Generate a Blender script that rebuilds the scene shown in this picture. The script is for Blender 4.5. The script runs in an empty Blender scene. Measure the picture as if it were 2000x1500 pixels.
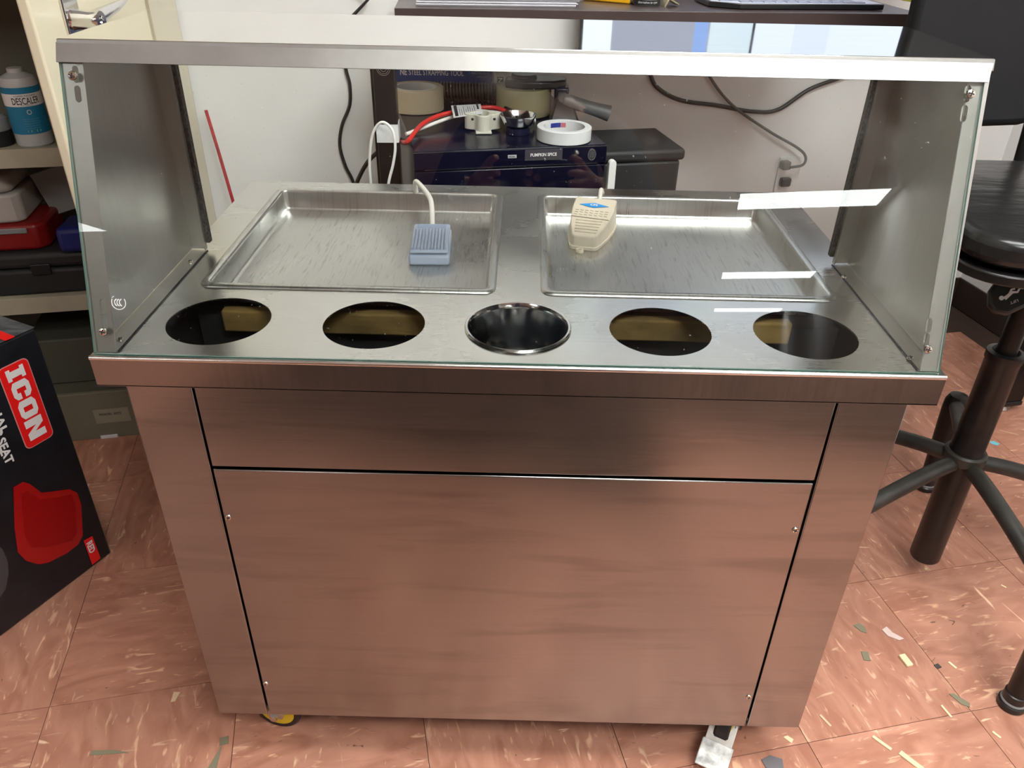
import bpy, bmesh, math, random
from mathutils import Vector, Matrix, Euler
import numpy as np
random.seed(7)
SC = bpy.context.scene
COL = SC.collection
# ------------------------------------------------------------------ camera
F_PX = 1546.39; PITCH = .5601; ROLL = .021; YAW = -.0047
CAM = Vector((-.0017, -.7457, 1.1734))
fwd = Vector((math.sin(YAW)*math.cos(PITCH), math.cos(YAW)*math.cos(PITCH), -math.sin(PITCH)))
rgt = Vector((math.cos(YAW), -math.sin(YAW), 0)); upv = rgt.cross(fwd)
r2 = math.cos(ROLL)*rgt + math.sin(ROLL)*upv; u2 = -math.sin(ROLL)*rgt + math.cos(ROLL)*upv
cd = bpy.data.cameras.new('camera'); cam = bpy.data.objects.new('camera', cd); COL.objects.link(cam)
cd.sensor_width = 36; cd.lens = 36*F_PX/2000; cd.clip_start = .02; cd.clip_end = 60
m = Matrix((r2, u2, -fwd)).transposed().to_4x4(); m.translation = CAM; cam.matrix_world = m
SC.camera = cam
# ------------------------------------------------------------------ world, exposure
w = bpy.data.worlds.new('world'); SC.world = w; w.use_nodes = True
w.node_tree.nodes['Background'].inputs[0].default_value = (.9, .95, 1, 1)
w.node_tree.nodes['Background'].inputs[1].default_value = .03
SC.view_settings.view_transform = 'Standard'; SC.view_settings.look = 'None'
SC.view_settings.exposure = 0.35; SC.view_settings.gamma = 1; SC.view_settings.use_curve_mapping = False
OVER_STRENGTH = 17.0; NEAR_STRENGTH = 24.0; FAR_STRENGTH = 15.0; LEFT_STRENGTH = 10.0          # fluorescent diffusers

def U(px, py, ax, val):        # a point of the photograph laid on a world plane (x=, y= or z=val)
    v = fwd + r2*((px-1000)/F_PX) - u2*((py-750)/F_PX)
    return CAM + v*((val-CAM[ax])/v[ax])
def UP(px, py, p0, n):
    v = fwd + r2*((px-1000)/F_PX) - u2*((py-750)/F_PX); n = Vector(n)
    return CAM + v*((Vector(p0)-CAM).dot(n)/v.dot(n))

# ------------------------------------------------------------------ helpers
def tag(o, label=None, cat=None, group=None, kind=None):
    if label: o['label'] = label
    if cat: o['category'] = cat
    if group: o['group'] = group
    if kind: o['kind'] = kind
    return o
def thing(name, label, cat, loc=(0, 0, 0), rz=0, group=None, kind=None):
    o = bpy.data.objects.new(name, None); COL.objects.link(o); o.empty_display_size = .05
    o.location = loc; o.rotation_euler = (0, 0, rz)
    return tag(o, label, cat, group, kind)
class MB:
    def __init__(s): s.v = []; s.f = []
    def add(s, vs, fs, M=None):
        b = len(s.v)
        s.v += [tuple(M @ Vector(p)) if M else tuple(p) for p in vs]
        s.f += [tuple(b+i for i in f) for f in fs]; return s
    def box(s, x0, x1, y0, y1, z0, z1, M=None):
        vs = [(x, y, z) for z in (z0, z1) for y in (y0, y1) for x in (x0, x1)]
        return s.add(vs, [(0, 2, 3, 1), (4, 5, 7, 6), (0, 1, 5, 4), (2, 6, 7, 3), (0, 4, 6, 2), (1, 3, 7, 5)], M)
    def rev(s, prof, n=32, M=None, closed=False, cap=True):      # lathe about Z: prof = [(r,z)]
        vs = []; fs = []; k = len(prof)
        for i in range(n):
            a = 2*math.pi*i/n
            for r, z in prof: vs.append((r*math.cos(a), r*math.sin(a), z))
        for i in range(n):
            j = (i+1) % n
            for t in range(k-1 if not closed else k):
                u = (t+1) % k
                fs.append((i*k+t, j*k+t, j*k+u, i*k+u))
        if not closed and cap:
            if prof[0][0] > 1e-6: fs.append(tuple(i*k for i in range(n))[::-1])
            if prof[-1][0] > 1e-6: fs.append(tuple(i*k+k-1 for i in range(n)))
        return s.add(vs, fs, M)
    def prism(s, pts, z0, z1, M=None):
        n = len(pts); vs = [(p[0], p[1], z0) for p in pts]+[(p[0], p[1], z1) for p in pts]
        fs = [tuple(range(n))[::-1], tuple(range(n, 2*n))]+[(i, (i+1) % n, (i+1) % n+n, i+n) for i in range(n)]
        return s.add(vs, fs, M)
    def quad(s, a, b, c, d): return s.add([a, b, c, d], [(0, 1, 2, 3)])
    def slab(s, quad, t):                              # quad (4 pts) thickened along its normal
        q = [Vector(p) for p in quad]; n = (q[1]-q[0]).cross(q[3]-q[0]).normalized()*t
        vs = q+[p-n for p in q]
        return s.add(vs, [(0, 1, 2, 3), (7, 6, 5, 4), (0, 4, 5, 1), (1, 5, 6, 2), (2, 6, 7, 3), (3, 7, 4, 0)])
    def tube(s, path, r, n=10, caps=True):
        P = [Vector(p) for p in path]; k = len(P); rr = r if isinstance(r, (list, tuple)) else [r]*k
        T = [(P[min(i+1, k-1)]-P[max(i-1, 0)]).normalized() for i in range(k)]
        a = T[0].orthogonal().normalized(); vs = []; fs = []
        for i in range(k):
            a = (a-T[i]*a.dot(T[i])).normalized(); b = T[i].cross(a)
            for j in range(n):
                t = 2*math.pi*j/n; vs.append(P[i]+(a*math.cos(t)+b*math.sin(t))*rr[i])
        for i in range(k-1):
            for j in range(n):
                q = (j+1) % n; fs.append((i*n+j, i*n+q, (i+1)*n+q, (i+1)*n+j))
        if caps: fs += [tuple(range(n))[::-1], tuple(range((k-1)*n, k*n))]
        return s.add(vs, fs)
    def build(s, name, mat, parent=None, bevel=0, seg=2, smooth=35, sub=0):
        me = bpy.data.meshes.new(name); me.from_pydata([tuple(v) for v in s.v], [], s.f); me.update()
        bm = bmesh.new(); bm.from_mesh(me); bmesh.ops.recalc_face_normals(bm, faces=bm.faces); bm.to_mesh(me); bm.free()
        return fin(me, name, mat, parent, bevel, seg, smooth, sub)
def fin(me, name, mat, parent=None, bevel=0, seg=2, smooth=35, sub=0):
    o = bpy.data.objects.new(name, me); COL.objects.link(o)
    if mat: me.materials.append(mat)
    if smooth:
        me.polygons.foreach_set('use_smooth', [True]*len(me.polygons)); me.set_sharp_from_angle(angle=math.radians(smooth))
    if bevel:
        b = o.modifiers.new('bevel', 'BEVEL'); b.width = bevel; b.segments = seg; b.limit_method = 'ANGLE'; b.angle_limit = math.radians(40)
        b.harden_normals = False
    if sub: ss = o.modifiers.new('sub', 'SUBSURF'); ss.levels = ss.render_levels = sub
    if parent: o.parent = parent
    return o
def smoothpath(pts, n=8):                              # Catmull-Rom
    P = [Vector(p) for p in pts]; P = [P[0]*2-P[1]]+P+[P[-1]*2-P[-2]]; out = []
    for i in range(1, len(P)-2):
        a, b, c, d = P[i-1:i+3]
        for k in range(n):
            t = k/n; out.append(.5*((2*b)+(c-a)*t+(2*a-5*b+4*c-d)*t*t+(3*b-a-3*c+d)*t**3))
    return out+[P[-2]]
def plate(name, loops, z0, z1, mat, parent=None, bevel=0, M=None, smooth=30):   # outline + holes in XY, extruded
    cu = bpy.data.curves.new(name, 'CURVE'); cu.dimensions = '2D'; cu.fill_mode = 'BOTH'; cu.extrude = abs(z1-z0)/2
    for lp in loops:
        sp = cu.splines.new('POLY'); sp.points.add(len(lp)-1); sp.use_cyclic_u = True
        for i, p in enumerate(lp): sp.points[i].co = (p[0], p[1], 0, 1)
    t = bpy.data.objects.new('tmp', cu); COL.objects.link(t)
    dg = bpy.context.evaluated_depsgraph_get(); me = bpy.data.meshes.new_from_object(t.evaluated_get(dg))
    bpy.data.objects.remove(t); bpy.data.curves.remove(cu); me.name = name
    me.transform(Matrix.Translation((0, 0, (z0+z1)/2)))
    if M: me.transform(M)
    bm = bmesh.new(); bm.from_mesh(me); bmesh.ops.remove_doubles(bm, verts=bm.verts, dist=1e-6); bmesh.ops.recalc_face_normals(bm, faces=bm.faces); bm.to_mesh(me); bm.free()
    me.materials.clear()
    return fin(me, name, mat, parent, bevel, 2, smooth)
def rrect(x0, x1, y0, y1, r, n=6):
    out = []
    for cx, cy, a0 in ((x1-r, y1-r, 0), (x0+r, y1-r, 90), (x0+r, y0+r, 180), (x1-r, y0+r, 270)):
        for i in range(n+1):
            a = math.radians(a0+90*i/n); out.append((cx+r*math.cos(a), cy+r*math.sin(a)))
    return out
def circ(cx, cy, r, n=64): return [(cx+r*math.cos(2*math.pi*i/n), cy+r*math.sin(2*math.pi*i/n)) for i in range(n)]
def frame(o, right, up):                               # local XY -> right/up at o, Z = normal
    r = Vector(right).normalized(); u = Vector(up); u = (u-r*u.dot(r)).normalized(); n = r.cross(u)
    M = Matrix((r, u, n)).transposed().to_4x4(); M.translation = Vector(o); return M
def text(name, s, M, width, height, mat, parent=None, depth=.0004, bold=0.0, shear=0, spacing=1.0):
    cu = bpy.data.curves.new(name, 'FONT'); cu.body = s; cu.size = 1; cu.extrude = .01; cu.offset = bold; cu.shear = shear
    cu.space_character = spacing; cu.resolution_u = 3
    t = bpy.data.objects.new('tmp', cu); COL.objects.link(t)
    dg = bpy.context.evaluated_depsgraph_get(); me = bpy.data.meshes.new_from_object(t.evaluated_get(dg))
    bpy.data.objects.remove(t); bpy.data.curves.remove(cu)
    n = len(me.vertices); a = np.empty(n*3, 'f'); me.vertices.foreach_get('co', a); a = a.reshape(-1, 3)
    lo, hi = a.min(0), a.max(0); a -= (lo+hi)/2
    a[:, 0] *= width/(hi[0]-lo[0]); a[:, 1] *= height/(hi[1]-lo[1]); a[:, 2] *= depth/max(1e-6, hi[2]-lo[2])
    me.vertices.foreach_set('co', a.ravel()); me.update(); me.transform(M); me.name = name; me.materials.clear()
    return fin(me, name, mat, parent, smooth=0)

# ------------------------------------------------------------------ materials
def mat(name, col, rough=.5, metal=0, spec=None, noise=0, nscale=30, bump=0, bscale=200, coat=0, stretch=(1, 1, 1), rnoise=0, emit=None, alpha=None, trans=0):
    m = bpy.data.materials.new(name); m.use_nodes = True; nt = m.node_tree; N = nt.nodes; L = nt.links; b = N['Principled BSDF']
    b.inputs['Base Color'].default_value = (*col, 1); b.inputs['Roughness'].default_value = rough; b.inputs['Metallic'].default_value = metal
    if spec is not None: b.inputs['Specular IOR Level'].default_value = spec
    if coat: b.inputs['Coat Weight'].default_value = coat; b.inputs['Coat Roughness'].default_value = .08
    if trans: b.inputs['Transmission Weight'].default_value = trans
    if emit: b.inputs['Emission Color'].default_value = (*emit[:3], 1); b.inputs['Emission Strength'].default_value = emit[3]
    if noise or bump or rnoise:
        tc = N.new('ShaderNodeTexCoord'); mp = N.new('ShaderNodeMapping'); mp.inputs['Scale'].default_value = stretch
        L.new(tc.outputs['Object'], mp.inputs['Vector'])
        if noise or rnoise:
            nz = N.new('ShaderNodeTexNoise'); nz.inputs['Scale'].default_value = nscale; nz.inputs['Detail'].default_value = 6; L.new(mp.outputs[0], nz.inputs['Vector'])
        if noise:
            r = N.new('ShaderNodeMapRange'); r.inputs[1].default_value = .3; r.inputs[2].default_value = .7; r.inputs[3].default_value = 1-noise; r.inputs[4].default_value = 1+noise
            L.new(nz.outputs[0], r.inputs[0]); mx = N.new('ShaderNodeMix'); mx.data_type = 'RGBA'; mx.blend_type = 'MULTIPLY'; mx.inputs[0].default_value = 1
            mx.inputs[6].default_value = (*col, 1); L.new(r.outputs[0], mx.inputs[7]); L.new(mx.outputs[2], b.inputs['Base Color'])
        if rnoise:
            r = N.new('ShaderNodeMapRange'); r.inputs[1].default_value = .3; r.inputs[2].default_value = .7; r.inputs[3].default_value = max(.02, rough-rnoise); r.inputs[4].default_value = rough+rnoise
            L.new(nz.outputs[0], r.inputs[0]); L.new(r.outputs[0], b.inputs['Roughness'])
        if bump:
            nb = N.new('ShaderNodeTexNoise'); nb.inputs['Scale'].default_value = bscale; nb.inputs['Detail'].default_value = 3; L.new(mp.outputs[0], nb.inputs['Vector'])
            bp = N.new('ShaderNodeBump'); bp.inputs['Strength'].default_value = bump; bp.inputs['Distance'].default_value = .002; L.new(nb.outputs[0], bp.inputs['Height']); L.new(bp.outputs[0], b.inputs['Normal'])
    return m
def steel(name, stretch, base=(.60, .59, .57), rough=.28, smudge=.06, bump=.05, scratch=0, smear=0):
    # brushed stainless: fine streaks stretched along one axis, broad smudges in gloss, optional scratches
    m = bpy.data.materials.new(name); m.use_nodes = True; nt = m.node_tree; N = nt.nodes; L = nt.links; b = N['Principled BSDF']
    b.inputs['Metallic'].default_value = 1
    tc = N.new('ShaderNodeTexCoord'); mp = N.new('ShaderNodeMapping'); mp.inputs['Scale'].default_value = stretch; L.new(tc.outputs['Object'], mp.inputs['Vector'])
    n1 = N.new('ShaderNodeTexNoise'); n1.inputs['Scale'].default_value = 6; n1.inputs['Detail'].default_value = 4; L.new(mp.outputs[0], n1.inputs['Vector'])
    n2 = N.new('ShaderNodeTexNoise'); n2.inputs['Scale'].default_value = 7; n2.inputs['Detail'].default_value = 5; L.new(tc.outputs['Object'], n2.inputs['Vector'])
    r1 = N.new('ShaderNodeMapRange'); r1.inputs[1].default_value = .3; r1.inputs[2].default_value = .7; r1.inputs[3].default_value = .965; r1.inputs[4].default_value = 1.03; L.new(n1.outputs[0], r1.inputs[0])
    mx = N.new('ShaderNodeMix'); mx.data_type = 'RGBA'; mx.blend_type = 'MULTIPLY'; mx.inputs[0].default_value = 1; mx.inputs[6].default_value = (*base, 1); L.new(r1.outputs[0], mx.inputs[7])
    L.new(mx.outputs[2], b.inputs['Base Color'])
    r2_ = N.new('ShaderNodeMapRange'); r2_.inputs[1].default_value = .35; r2_.inputs[2].default_value = .68; r2_.inputs[3].default_value = rough-smudge; r2_.inputs[4].default_value = rough+smudge; L.new(n2.outputs[0], r2_.inputs[0])
    ad = N.new('ShaderNodeMath'); ad.operation = 'MULTIPLY_ADD'; ad.inputs[1].default_value = .05; L.new(n1.outputs[0], ad.inputs[0]); L.new(r2_.outputs[0], ad.inputs[2])
    L.new(ad.outputs[0], b.inputs['Roughness'])
    bp = N.new('ShaderNodeBump'); bp.inputs['Strength'].default_value = bump; bp.inputs['Distance'].default_value = .001; L.new(n1.outputs[0], bp.inputs['Height']); L.new(bp.outputs[0], b.inputs['Normal'])
    if smear:                                          # horizontal greasy smears
        mp3 = N.new('ShaderNodeMapping'); mp3.inputs['Scale'].default_value = (1.1, 1, 9); L.new(tc.outputs['Object'], mp3.inputs['Vector'])
        n4 = N.new('ShaderNodeTexNoise'); n4.inputs['Scale'].default_value = 3.2; n4.inputs['Detail'].default_value = 5; n4.inputs['Distortion'].default_value = .5; L.new(mp3.outputs[0], n4.inputs['Vector'])
        r4 = N.new('ShaderNodeMapRange'); r4.inputs[1].default_value = .52; r4.inputs[2].default_value = .68; r4.inputs[3].default_value = 1; r4.inputs[4].default_value = 1-smear; L.new(n4.outputs[0], r4.inputs[0])
        m4 = N.new('ShaderNodeMix'); m4.data_type = 'RGBA'; m4.blend_type = 'MULTIPLY'; m4.inputs[0].default_value = 1; L.new(mx.outputs[2], m4.inputs[6]); L.new(r4.outputs[0], m4.inputs[7]); L.new(m4.outputs[2], b.inputs['Base Color'])
    if scratch:
        mp2 = N.new('ShaderNodeMapping'); mp2.inputs['Scale'].default_value = (60, 5, 1); mp2.inputs['Rotation'].default_value = (0, 0, .12); L.new(tc.outputs['Object'], mp2.inputs['Vector'])
        n3 = N.new('ShaderNodeTexNoise'); n3.inputs['Scale'].default_value = 5; n3.inputs['Detail'].default_value = 8; n3.inputs['Distortion'].default_value = .6; L.new(mp2.outputs[0], n3.inputs['Vector'])
        r3 = N.new('ShaderNodeMapRange'); r3.inputs[1].default_value = .55; r3.inputs[2].default_value = .75; r3.inputs[3].default_value = 1; r3.inputs[4].default_value = 1-scratch; L.new(n3.outputs[0], r3.inputs[0])
        m2 = N.new('ShaderNodeMix'); m2.data_type = 'RGBA'; m2.blend_type = 'MULTIPLY'; m2.inputs[0].default_value = 1; L.new(mx.outputs[2], m2.inputs[6]); L.new(r3.outputs[0], m2.inputs[7]); L.new(m2.outputs[2], b.inputs['Base Color'])
    return m
def glassmat(name, tint=(.97, .985, .975), rough=0.0, ior=1.5, dust=.0):
    m = bpy.data.materials.new(name); m.use_nodes = True; nt = m.node_tree; N = nt.nodes; L = nt.links; N.remove(N['Principled BSDF'])
    o = N['Material Output']; tr = N.new('ShaderNodeBsdfTransparent'); tr.inputs[0].default_value = (*tint, 1)
    gl = N.new('ShaderNodeBsdfGlossy'); gl.inputs['Roughness'].default_value = rough
    fr = N.new('ShaderNodeFresnel'); fr.inputs[0].default_value = ior; mx = N.new('ShaderNodeMixShader')
    L.new(fr.outputs[0], mx.inputs[0]); L.new(tr.outputs[0], mx.inputs[1]); L.new(gl.outputs[0], mx.inputs[2])
    if dust:
        df = N.new('ShaderNodeBsdfDiffuse'); df.inputs[0].default_value = (.85, .85, .82, 1); m2 = N.new('ShaderNodeMixShader')
        tc = N.new('ShaderNodeTexCoord'); nz = N.new('ShaderNodeTexNoise'); nz.inputs['Scale'].default_value = 9; nz.inputs['Detail'].default_value = 5; L.new(tc.outputs['Object'], nz.inputs['Vector'])
        nz2 = N.new('ShaderNodeTexNoise'); nz2.inputs['Scale'].default_value = 320; nz2.inputs['Detail'].default_value = 1; L.new(tc.outputs['Object'], nz2.inputs['Vector'])
        a = N.new('ShaderNodeMapRange'); a.inputs[1].default_value = .55; a.inputs[2].default_value = .8; a.inputs[3].default_value = 0; a.inputs[4].default_value = dust; L.new(nz.outputs[0], a.inputs[0])
        c = N.new('ShaderNodeMapRange'); c.inputs[1].default_value = .76; c.inputs[2].default_value = .80; c.inputs[3].default_value = 0; c.inputs[4].default_value = dust*5; L.new(nz2.outputs[0], c.inputs[0])
        s = N.new('ShaderNodeMath'); s.operation = 'ADD'; s.use_clamp = True; L.new(a.outputs[0], s.inputs[0]); L.new(c.outputs[0], s.inputs[1])
        L.new(s.outputs[0], m2.inputs[0]); L.new(mx.outputs[0], m2.inputs[1]); L.new(df.outputs[0], m2.inputs[2]); L.new(m2.outputs[0], o.inputs[0])
    else: L.new(mx.outputs[0], o.inputs[0])
    return m
def tilemat():
    m = bpy.data.materials.new('salmon vinyl tile'); m.use_nodes = True; nt = m.node_tree; N = nt.nodes; L = nt.links; b = N['Principled BSDF']
    tc = N.new('ShaderNodeTexCoord'); oi = N.new('ShaderNodeObjectInfo'); sc = N.new('ShaderNodeVectorMath'); sc.operation = 'MULTIPLY_ADD'
    L.new(oi.outputs['Random'], sc.inputs[0]); sc.inputs[1].default_value = (37, 53, 11); L.new(tc.outputs['Object'], sc.inputs[2])
    def streak(scale, stretch, rot, lo, hi, dist=1.5):
        mp = N.new('ShaderNodeMapping'); mp.inputs['Scale'].default_value = stretch; mp.inputs['Rotation'].default_value = (0, 0, rot); L.new(sc.outputs[0], mp.inputs['Vector'])
        nz = N.new('ShaderNodeTexNoise'); nz.inputs['Scale'].default_value = scale; nz.inputs['Detail'].default_value = 3; nz.inputs['Distortion'].default_value = dist; L.new(mp.outputs[0], nz.inputs['Vector'])
        r = N.new('ShaderNodeMapRange'); r.inputs[1].default_value = lo; r.inputs[2].default_value = hi; L.new(nz.outputs[0], r.inputs[0]); return r.outputs[0]
    def mix(fac, a, c):
        x = N.new('ShaderNodeMix'); x.data_type = 'RGBA'
        (L.new(fac, x.inputs[0]) if not isinstance(fac, float) else setattr(x.inputs[0], 'default_value', fac))
        (L.new(a, x.inputs[6]) if not isinstance(a, tuple) else setattr(x.inputs[6], 'default_value', (*a, 1)))
        (L.new(c, x.inputs[7]) if not isinstance(c, tuple) else setattr(x.inputs[7], 'default_value', (*c, 1)))
        return x.outputs[2]
    c = mix(streak(22, (1, .35, 1), 0, .35, .65), (.44, .19, .125), (.60, .29, .20))
    c = mix(streak(95, (1, .22, 1), .5, .62, .72, .8), c, (.80, .48, .32))
    c = mix(streak(60, (1, .22, 1), .5, .66, .74, .8), c, (.85, .50, .32))
    c = mix(streak(48, (.25, 1, 1), -.3, .69, .75, .8), c, (.90, .62, .42))
    c = mix(streak(75, (1, .45, 1), .2, .70, .76), c, (.16, .085, .055))
    ng = N.new('ShaderNodeTexNoise'); ng.inputs['Scale'].default_value = 2.6; ng.inputs['Detail'].default_value = 5
    gp = N.new('ShaderNodeNewGeometry'); L.new(gp.outputs['Position'], ng.inputs['Vector'])
    r = N.new('ShaderNodeMapRange'); r.inputs[1].default_value = .38; r.inputs[2].default_value = .66; r.inputs[3].default_value = .78; r.inputs[4].default_value = 1.08; L.new(ng.outputs[0], r.inputs[0])
    x = N.new('ShaderNodeMix'); x.data_type = 'RGBA'; x.blend_type = 'MULTIPLY'; x.inputs[0].default_value = 1; L.new(c, x.inputs[6]); L.new(r.outputs[0], x.inputs[7])
    L.new(x.outputs[2], b.inputs['Base Color']); b.inputs['Roughness'].default_value = .42; b.inputs['Specular IOR Level'].default_value = .4
    return m
M_tile = tilemat()
M_grout = mat('dark tile joint', (.06, .035, .025), .9)
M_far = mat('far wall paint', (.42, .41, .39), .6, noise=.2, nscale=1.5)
M_wall = mat('white wall paint', (.80, .80, .79), .55, noise=.03, nscale=4, bump=.04, bscale=60)
M_ceil = mat('ceiling tile white', (.78, .78, .76), .9, bump=.3, bscale=300)
M_base = mat('dark brown vinyl base', (.045, .03, .025), .45)
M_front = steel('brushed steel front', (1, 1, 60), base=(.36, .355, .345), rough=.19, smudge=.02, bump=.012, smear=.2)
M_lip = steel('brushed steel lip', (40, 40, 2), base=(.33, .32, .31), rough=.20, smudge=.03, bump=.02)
M_top = steel('brushed steel counter', (1.2, 60, 60), base=(.68, .675, .65), rough=.24, smudge=.05, bump=.008)
M_tray = steel('worn steel tray', (70, 3, 3), base=(.60, .60, .58), rough=.31, smudge=.06, bump=.02, scratch=.35)
M_can = steel('canopy polished steel', (2, 40, 40), base=(.80, .80, .78), rough=.035, smudge=.01, bump=.003)
M_side = steel('canopy side steel', (20, 20, 2), base=(.55, .54, .51), rough=.34, smudge=.06, bump=.03)
M_fl = steel('canopy flange steel', (15, 15, 15), base=(.53, .53, .51), rough=.40, smudge=.05, bump=.06)
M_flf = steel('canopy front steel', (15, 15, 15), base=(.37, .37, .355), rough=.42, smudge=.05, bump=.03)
M_cup = mat('polished steel cup', (.62, .62, .62), .12, 1, rnoise=.05, nscale=12)
M_screw = mat('nickel screw', (.80, .76, .68), .18, 1)
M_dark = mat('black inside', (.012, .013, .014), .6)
M_foam = mat('aged yellow foam', (.22, .14, .04), .85, noise=.45, nscale=22, bump=.9, bscale=60, stretch=(.5, 1, 1))
M_gask = mat('speckled grey gasket foam', (.06, .06, .055), .9, noise=.9, nscale=260, bump=.5, bscale=400)
M_glass = glassmat('sneeze guard glass', dust=.04, ior=1.42)
M_gedge = mat('glass edge green', (.25, .45, .38), .15)
M_black = mat('black plastic', (.012, .012, .013), .35)
M_bkmetal = mat('black painted steel', (.010, .009, .009), .3, spec=.35, noise=.4, nscale=40)
M_grime = mat('dusty black steel', (.026, .024, .02), .45, noise=.5, nscale=25)
M_white = mat('white plastic', (.82, .82, .80), .4)
M_chrome = mat('chrome', (.72, .72, .72), .12, 1)
M_zinc = mat('zinc plated steel', (.62, .61, .57), .32, 1, noise=.15, nscale=60)
M_cream = mat('cream enamel', (.76, .70, .52), .35, noise=.03, nscale=6)
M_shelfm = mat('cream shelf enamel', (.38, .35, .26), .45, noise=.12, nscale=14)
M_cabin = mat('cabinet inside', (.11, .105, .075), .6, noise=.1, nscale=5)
M_desk = mat('espresso laminate', (.055, .038, .036), .32, noise=.12, nscale=20, stretch=(1, 12, 1))
M_paper = mat('white paper', (.80, .80, .84), .8)
M_navy = mat('glossy navy black enamel', (.004, .004, .015), .2, spec=.3)
M_red = mat('red plastic', (.55, .012, .015), .3)
M_bprint = mat('black carton print', (.010, .012, .016), .30, noise=.3, nscale=30)
M_rprint = mat('red print', (.85, .012, .012), .35)
M_wprint = mat('white print', (.82, .82, .82), .5)
M_kprint = mat('black print', (.01, .01, .012), .5)
M_rgloss = mat('glossy red moulded seat', (.42, .004, .006), .22, coat=.5)
M_film = mat('scuffed shrink film', (.09, .095, .10), .16, noise=.6, nscale=20, bump=.6, bscale=30, stretch=(1, 4, 1))
M_blueped = mat('blue grey plastic', (.46, .53, .68), .38)
M_beige = mat('ivory plastic', (.68, .61, .49), .5, noise=.08, nscale=40)
M_bluel = mat('blue sticker', (.02, .30, .78), .4)
M_cable = mat('white cable', (.78, .75, .70), .45)
M_bkcab = mat('black cable', (.01, .01, .01), .4)
M_grcab = mat('grey cable', (.09, .085, .08), .45)
M_rcab = mat('red cable', (.60, .03, .025), .35)

# ------------------------------------------------------------------ setting (room turned 12.65 degrees to the cart)
TH = math.radians(12.65)
D = Vector((math.cos(TH), math.sin(TH), 0)); B = Vector((-math.sin(TH), math.cos(TH), 0)); K = Vector((1.475, 1.703, 0))
MR = frame(K, D, B)                                    # room frame: u along back wall, w into the wall, z up
W_ = -10.5; Lr = -17.5; HC = 2.5
def struct(name, mb, m, parent=None, **k): o = mb.build(name, m, parent, **k); return tag(o, kind='structure') if not parent else o
struct('wall_back', MB().box(W_, .1, 0, .1, 0, HC, MR), M_wall)
struct('wall_right', MB().box(0, .1, Lr, 0, 0, HC, MR), M_wall)
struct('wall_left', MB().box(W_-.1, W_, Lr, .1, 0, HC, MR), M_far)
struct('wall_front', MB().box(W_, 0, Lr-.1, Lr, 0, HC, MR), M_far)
struct('ceiling', MB().box(W_-.1, .1, Lr-.1, .1, HC, HC+.05, MR), M_ceil)
struct('baseboard_back', MB().box(W_, -.006, -.006, 0, .0, .1, MR), M_base, bevel=.002)
struct('baseboard_right', MB().box(-.006, 0, Lr, 0, .0, .1, MR), M_base, bevel=.002)
fl = struct('floor', MB().box(W_, 0, Lr, 0, -.05, -.0025, MR), M_tile)
tag(fl, kind='structure')
# vinyl tiles, one object each; grid fitted to the joints in the photograph
G0 = Vector((.7202, .4098, 0)); S = .3048; g2 = .0006
tme = None
for i in range(-7, 5):
    for j in range(-4, 5):
        c = G0 + D*(S*(i+.5)) + B*(S*(j+.5)); q = c-K; uu, ww = q.dot(D), q.dot(B)
        if uu > -.10 or ww > -.13 or c.x < -1.75 or c.x > 1.9 or c.y < -.75: continue
        if tme is None:
            o = MB().box(-S/2+g2, S/2-g2, -S/2+g2, S/2-g2, -.0022, 0).build('tile', M_tile, fl, smooth=0); tme = o.data
        else:
            o = bpy.data.objects.new('tile', tme); COL.objects.link(o); o.parent = fl
        o.location = c; o.rotation_euler = (0, 0, TH+(math.pi/2 if (i+j) % 2 else 0))
jo = struct('trim_1', MB().box(-2.9, 0, -3.0, 0, -.0024, -.0018, MR), M_grout)
# ceiling troffers
def troffer(u, wv, label, md):
    t = thing('ceiling_light', label, 'ceiling light', K+D*u+B*wv+Vector((0, 0, HC)), TH, 'fluorescent troffers')
    fr = MB()
    for a in ((-.62, -.59, -.31, .31), (.59, .62, -.31, .31), (-.59, .59, -.31, -.28), (-.59, .59, .28, .31)): fr.box(a[0], a[1], a[2], a[3], -.012, -.001)
    fr.build('frame', M_white, t)
    for y0 in (-.28, .01): MB().box(-.59, .59, y0, y0+.27, -.009, -.003).build('diffuser', md, t)
    return t
M_near = mat('bright diffuser', (.9, .9, .9), .5, emit=(.98, 1, .975, NEAR_STRENGTH))
M_over = mat('overhead diffuser', (.9, .9, .9), .5, emit=(.98, 1, .975, OVER_STRENGTH))
M_diff = mat('lit diffuser', (.9, .9, .9), .5, emit=(.97, 1, .985, FAR_STRENGTH))
M_left = mat('lit diffuser left', (.9, .9, .9), .5, emit=(.97, 1, .985, LEFT_STRENGTH))
k = 0
for u, wv, nm in ((-1.40, -2.85, 'nearest'), (-.67, -7.64, 'second'), (-.67, -11.64, 'third'), (-.67, -15.6, 'farthest')):
    troffer(u, wv, '%s lit fluorescent ceiling panel in the right-hand row' % nm, M_near if nm == 'nearest' else M_diff)
troffer(-1.25, -1.62, 'lit fluorescent ceiling panel directly above the steel cart', M_over)
for u, wv, nm in ((-4.67, -3.64, 'nearest of the left-hand side'), (-8.6, -3.64, 'left-most'), (-8.6, -7.75, 'second of the left-most row')):
    troffer(u, wv, 'lit fluorescent ceiling panel, %s' % nm, M_left)

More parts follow.
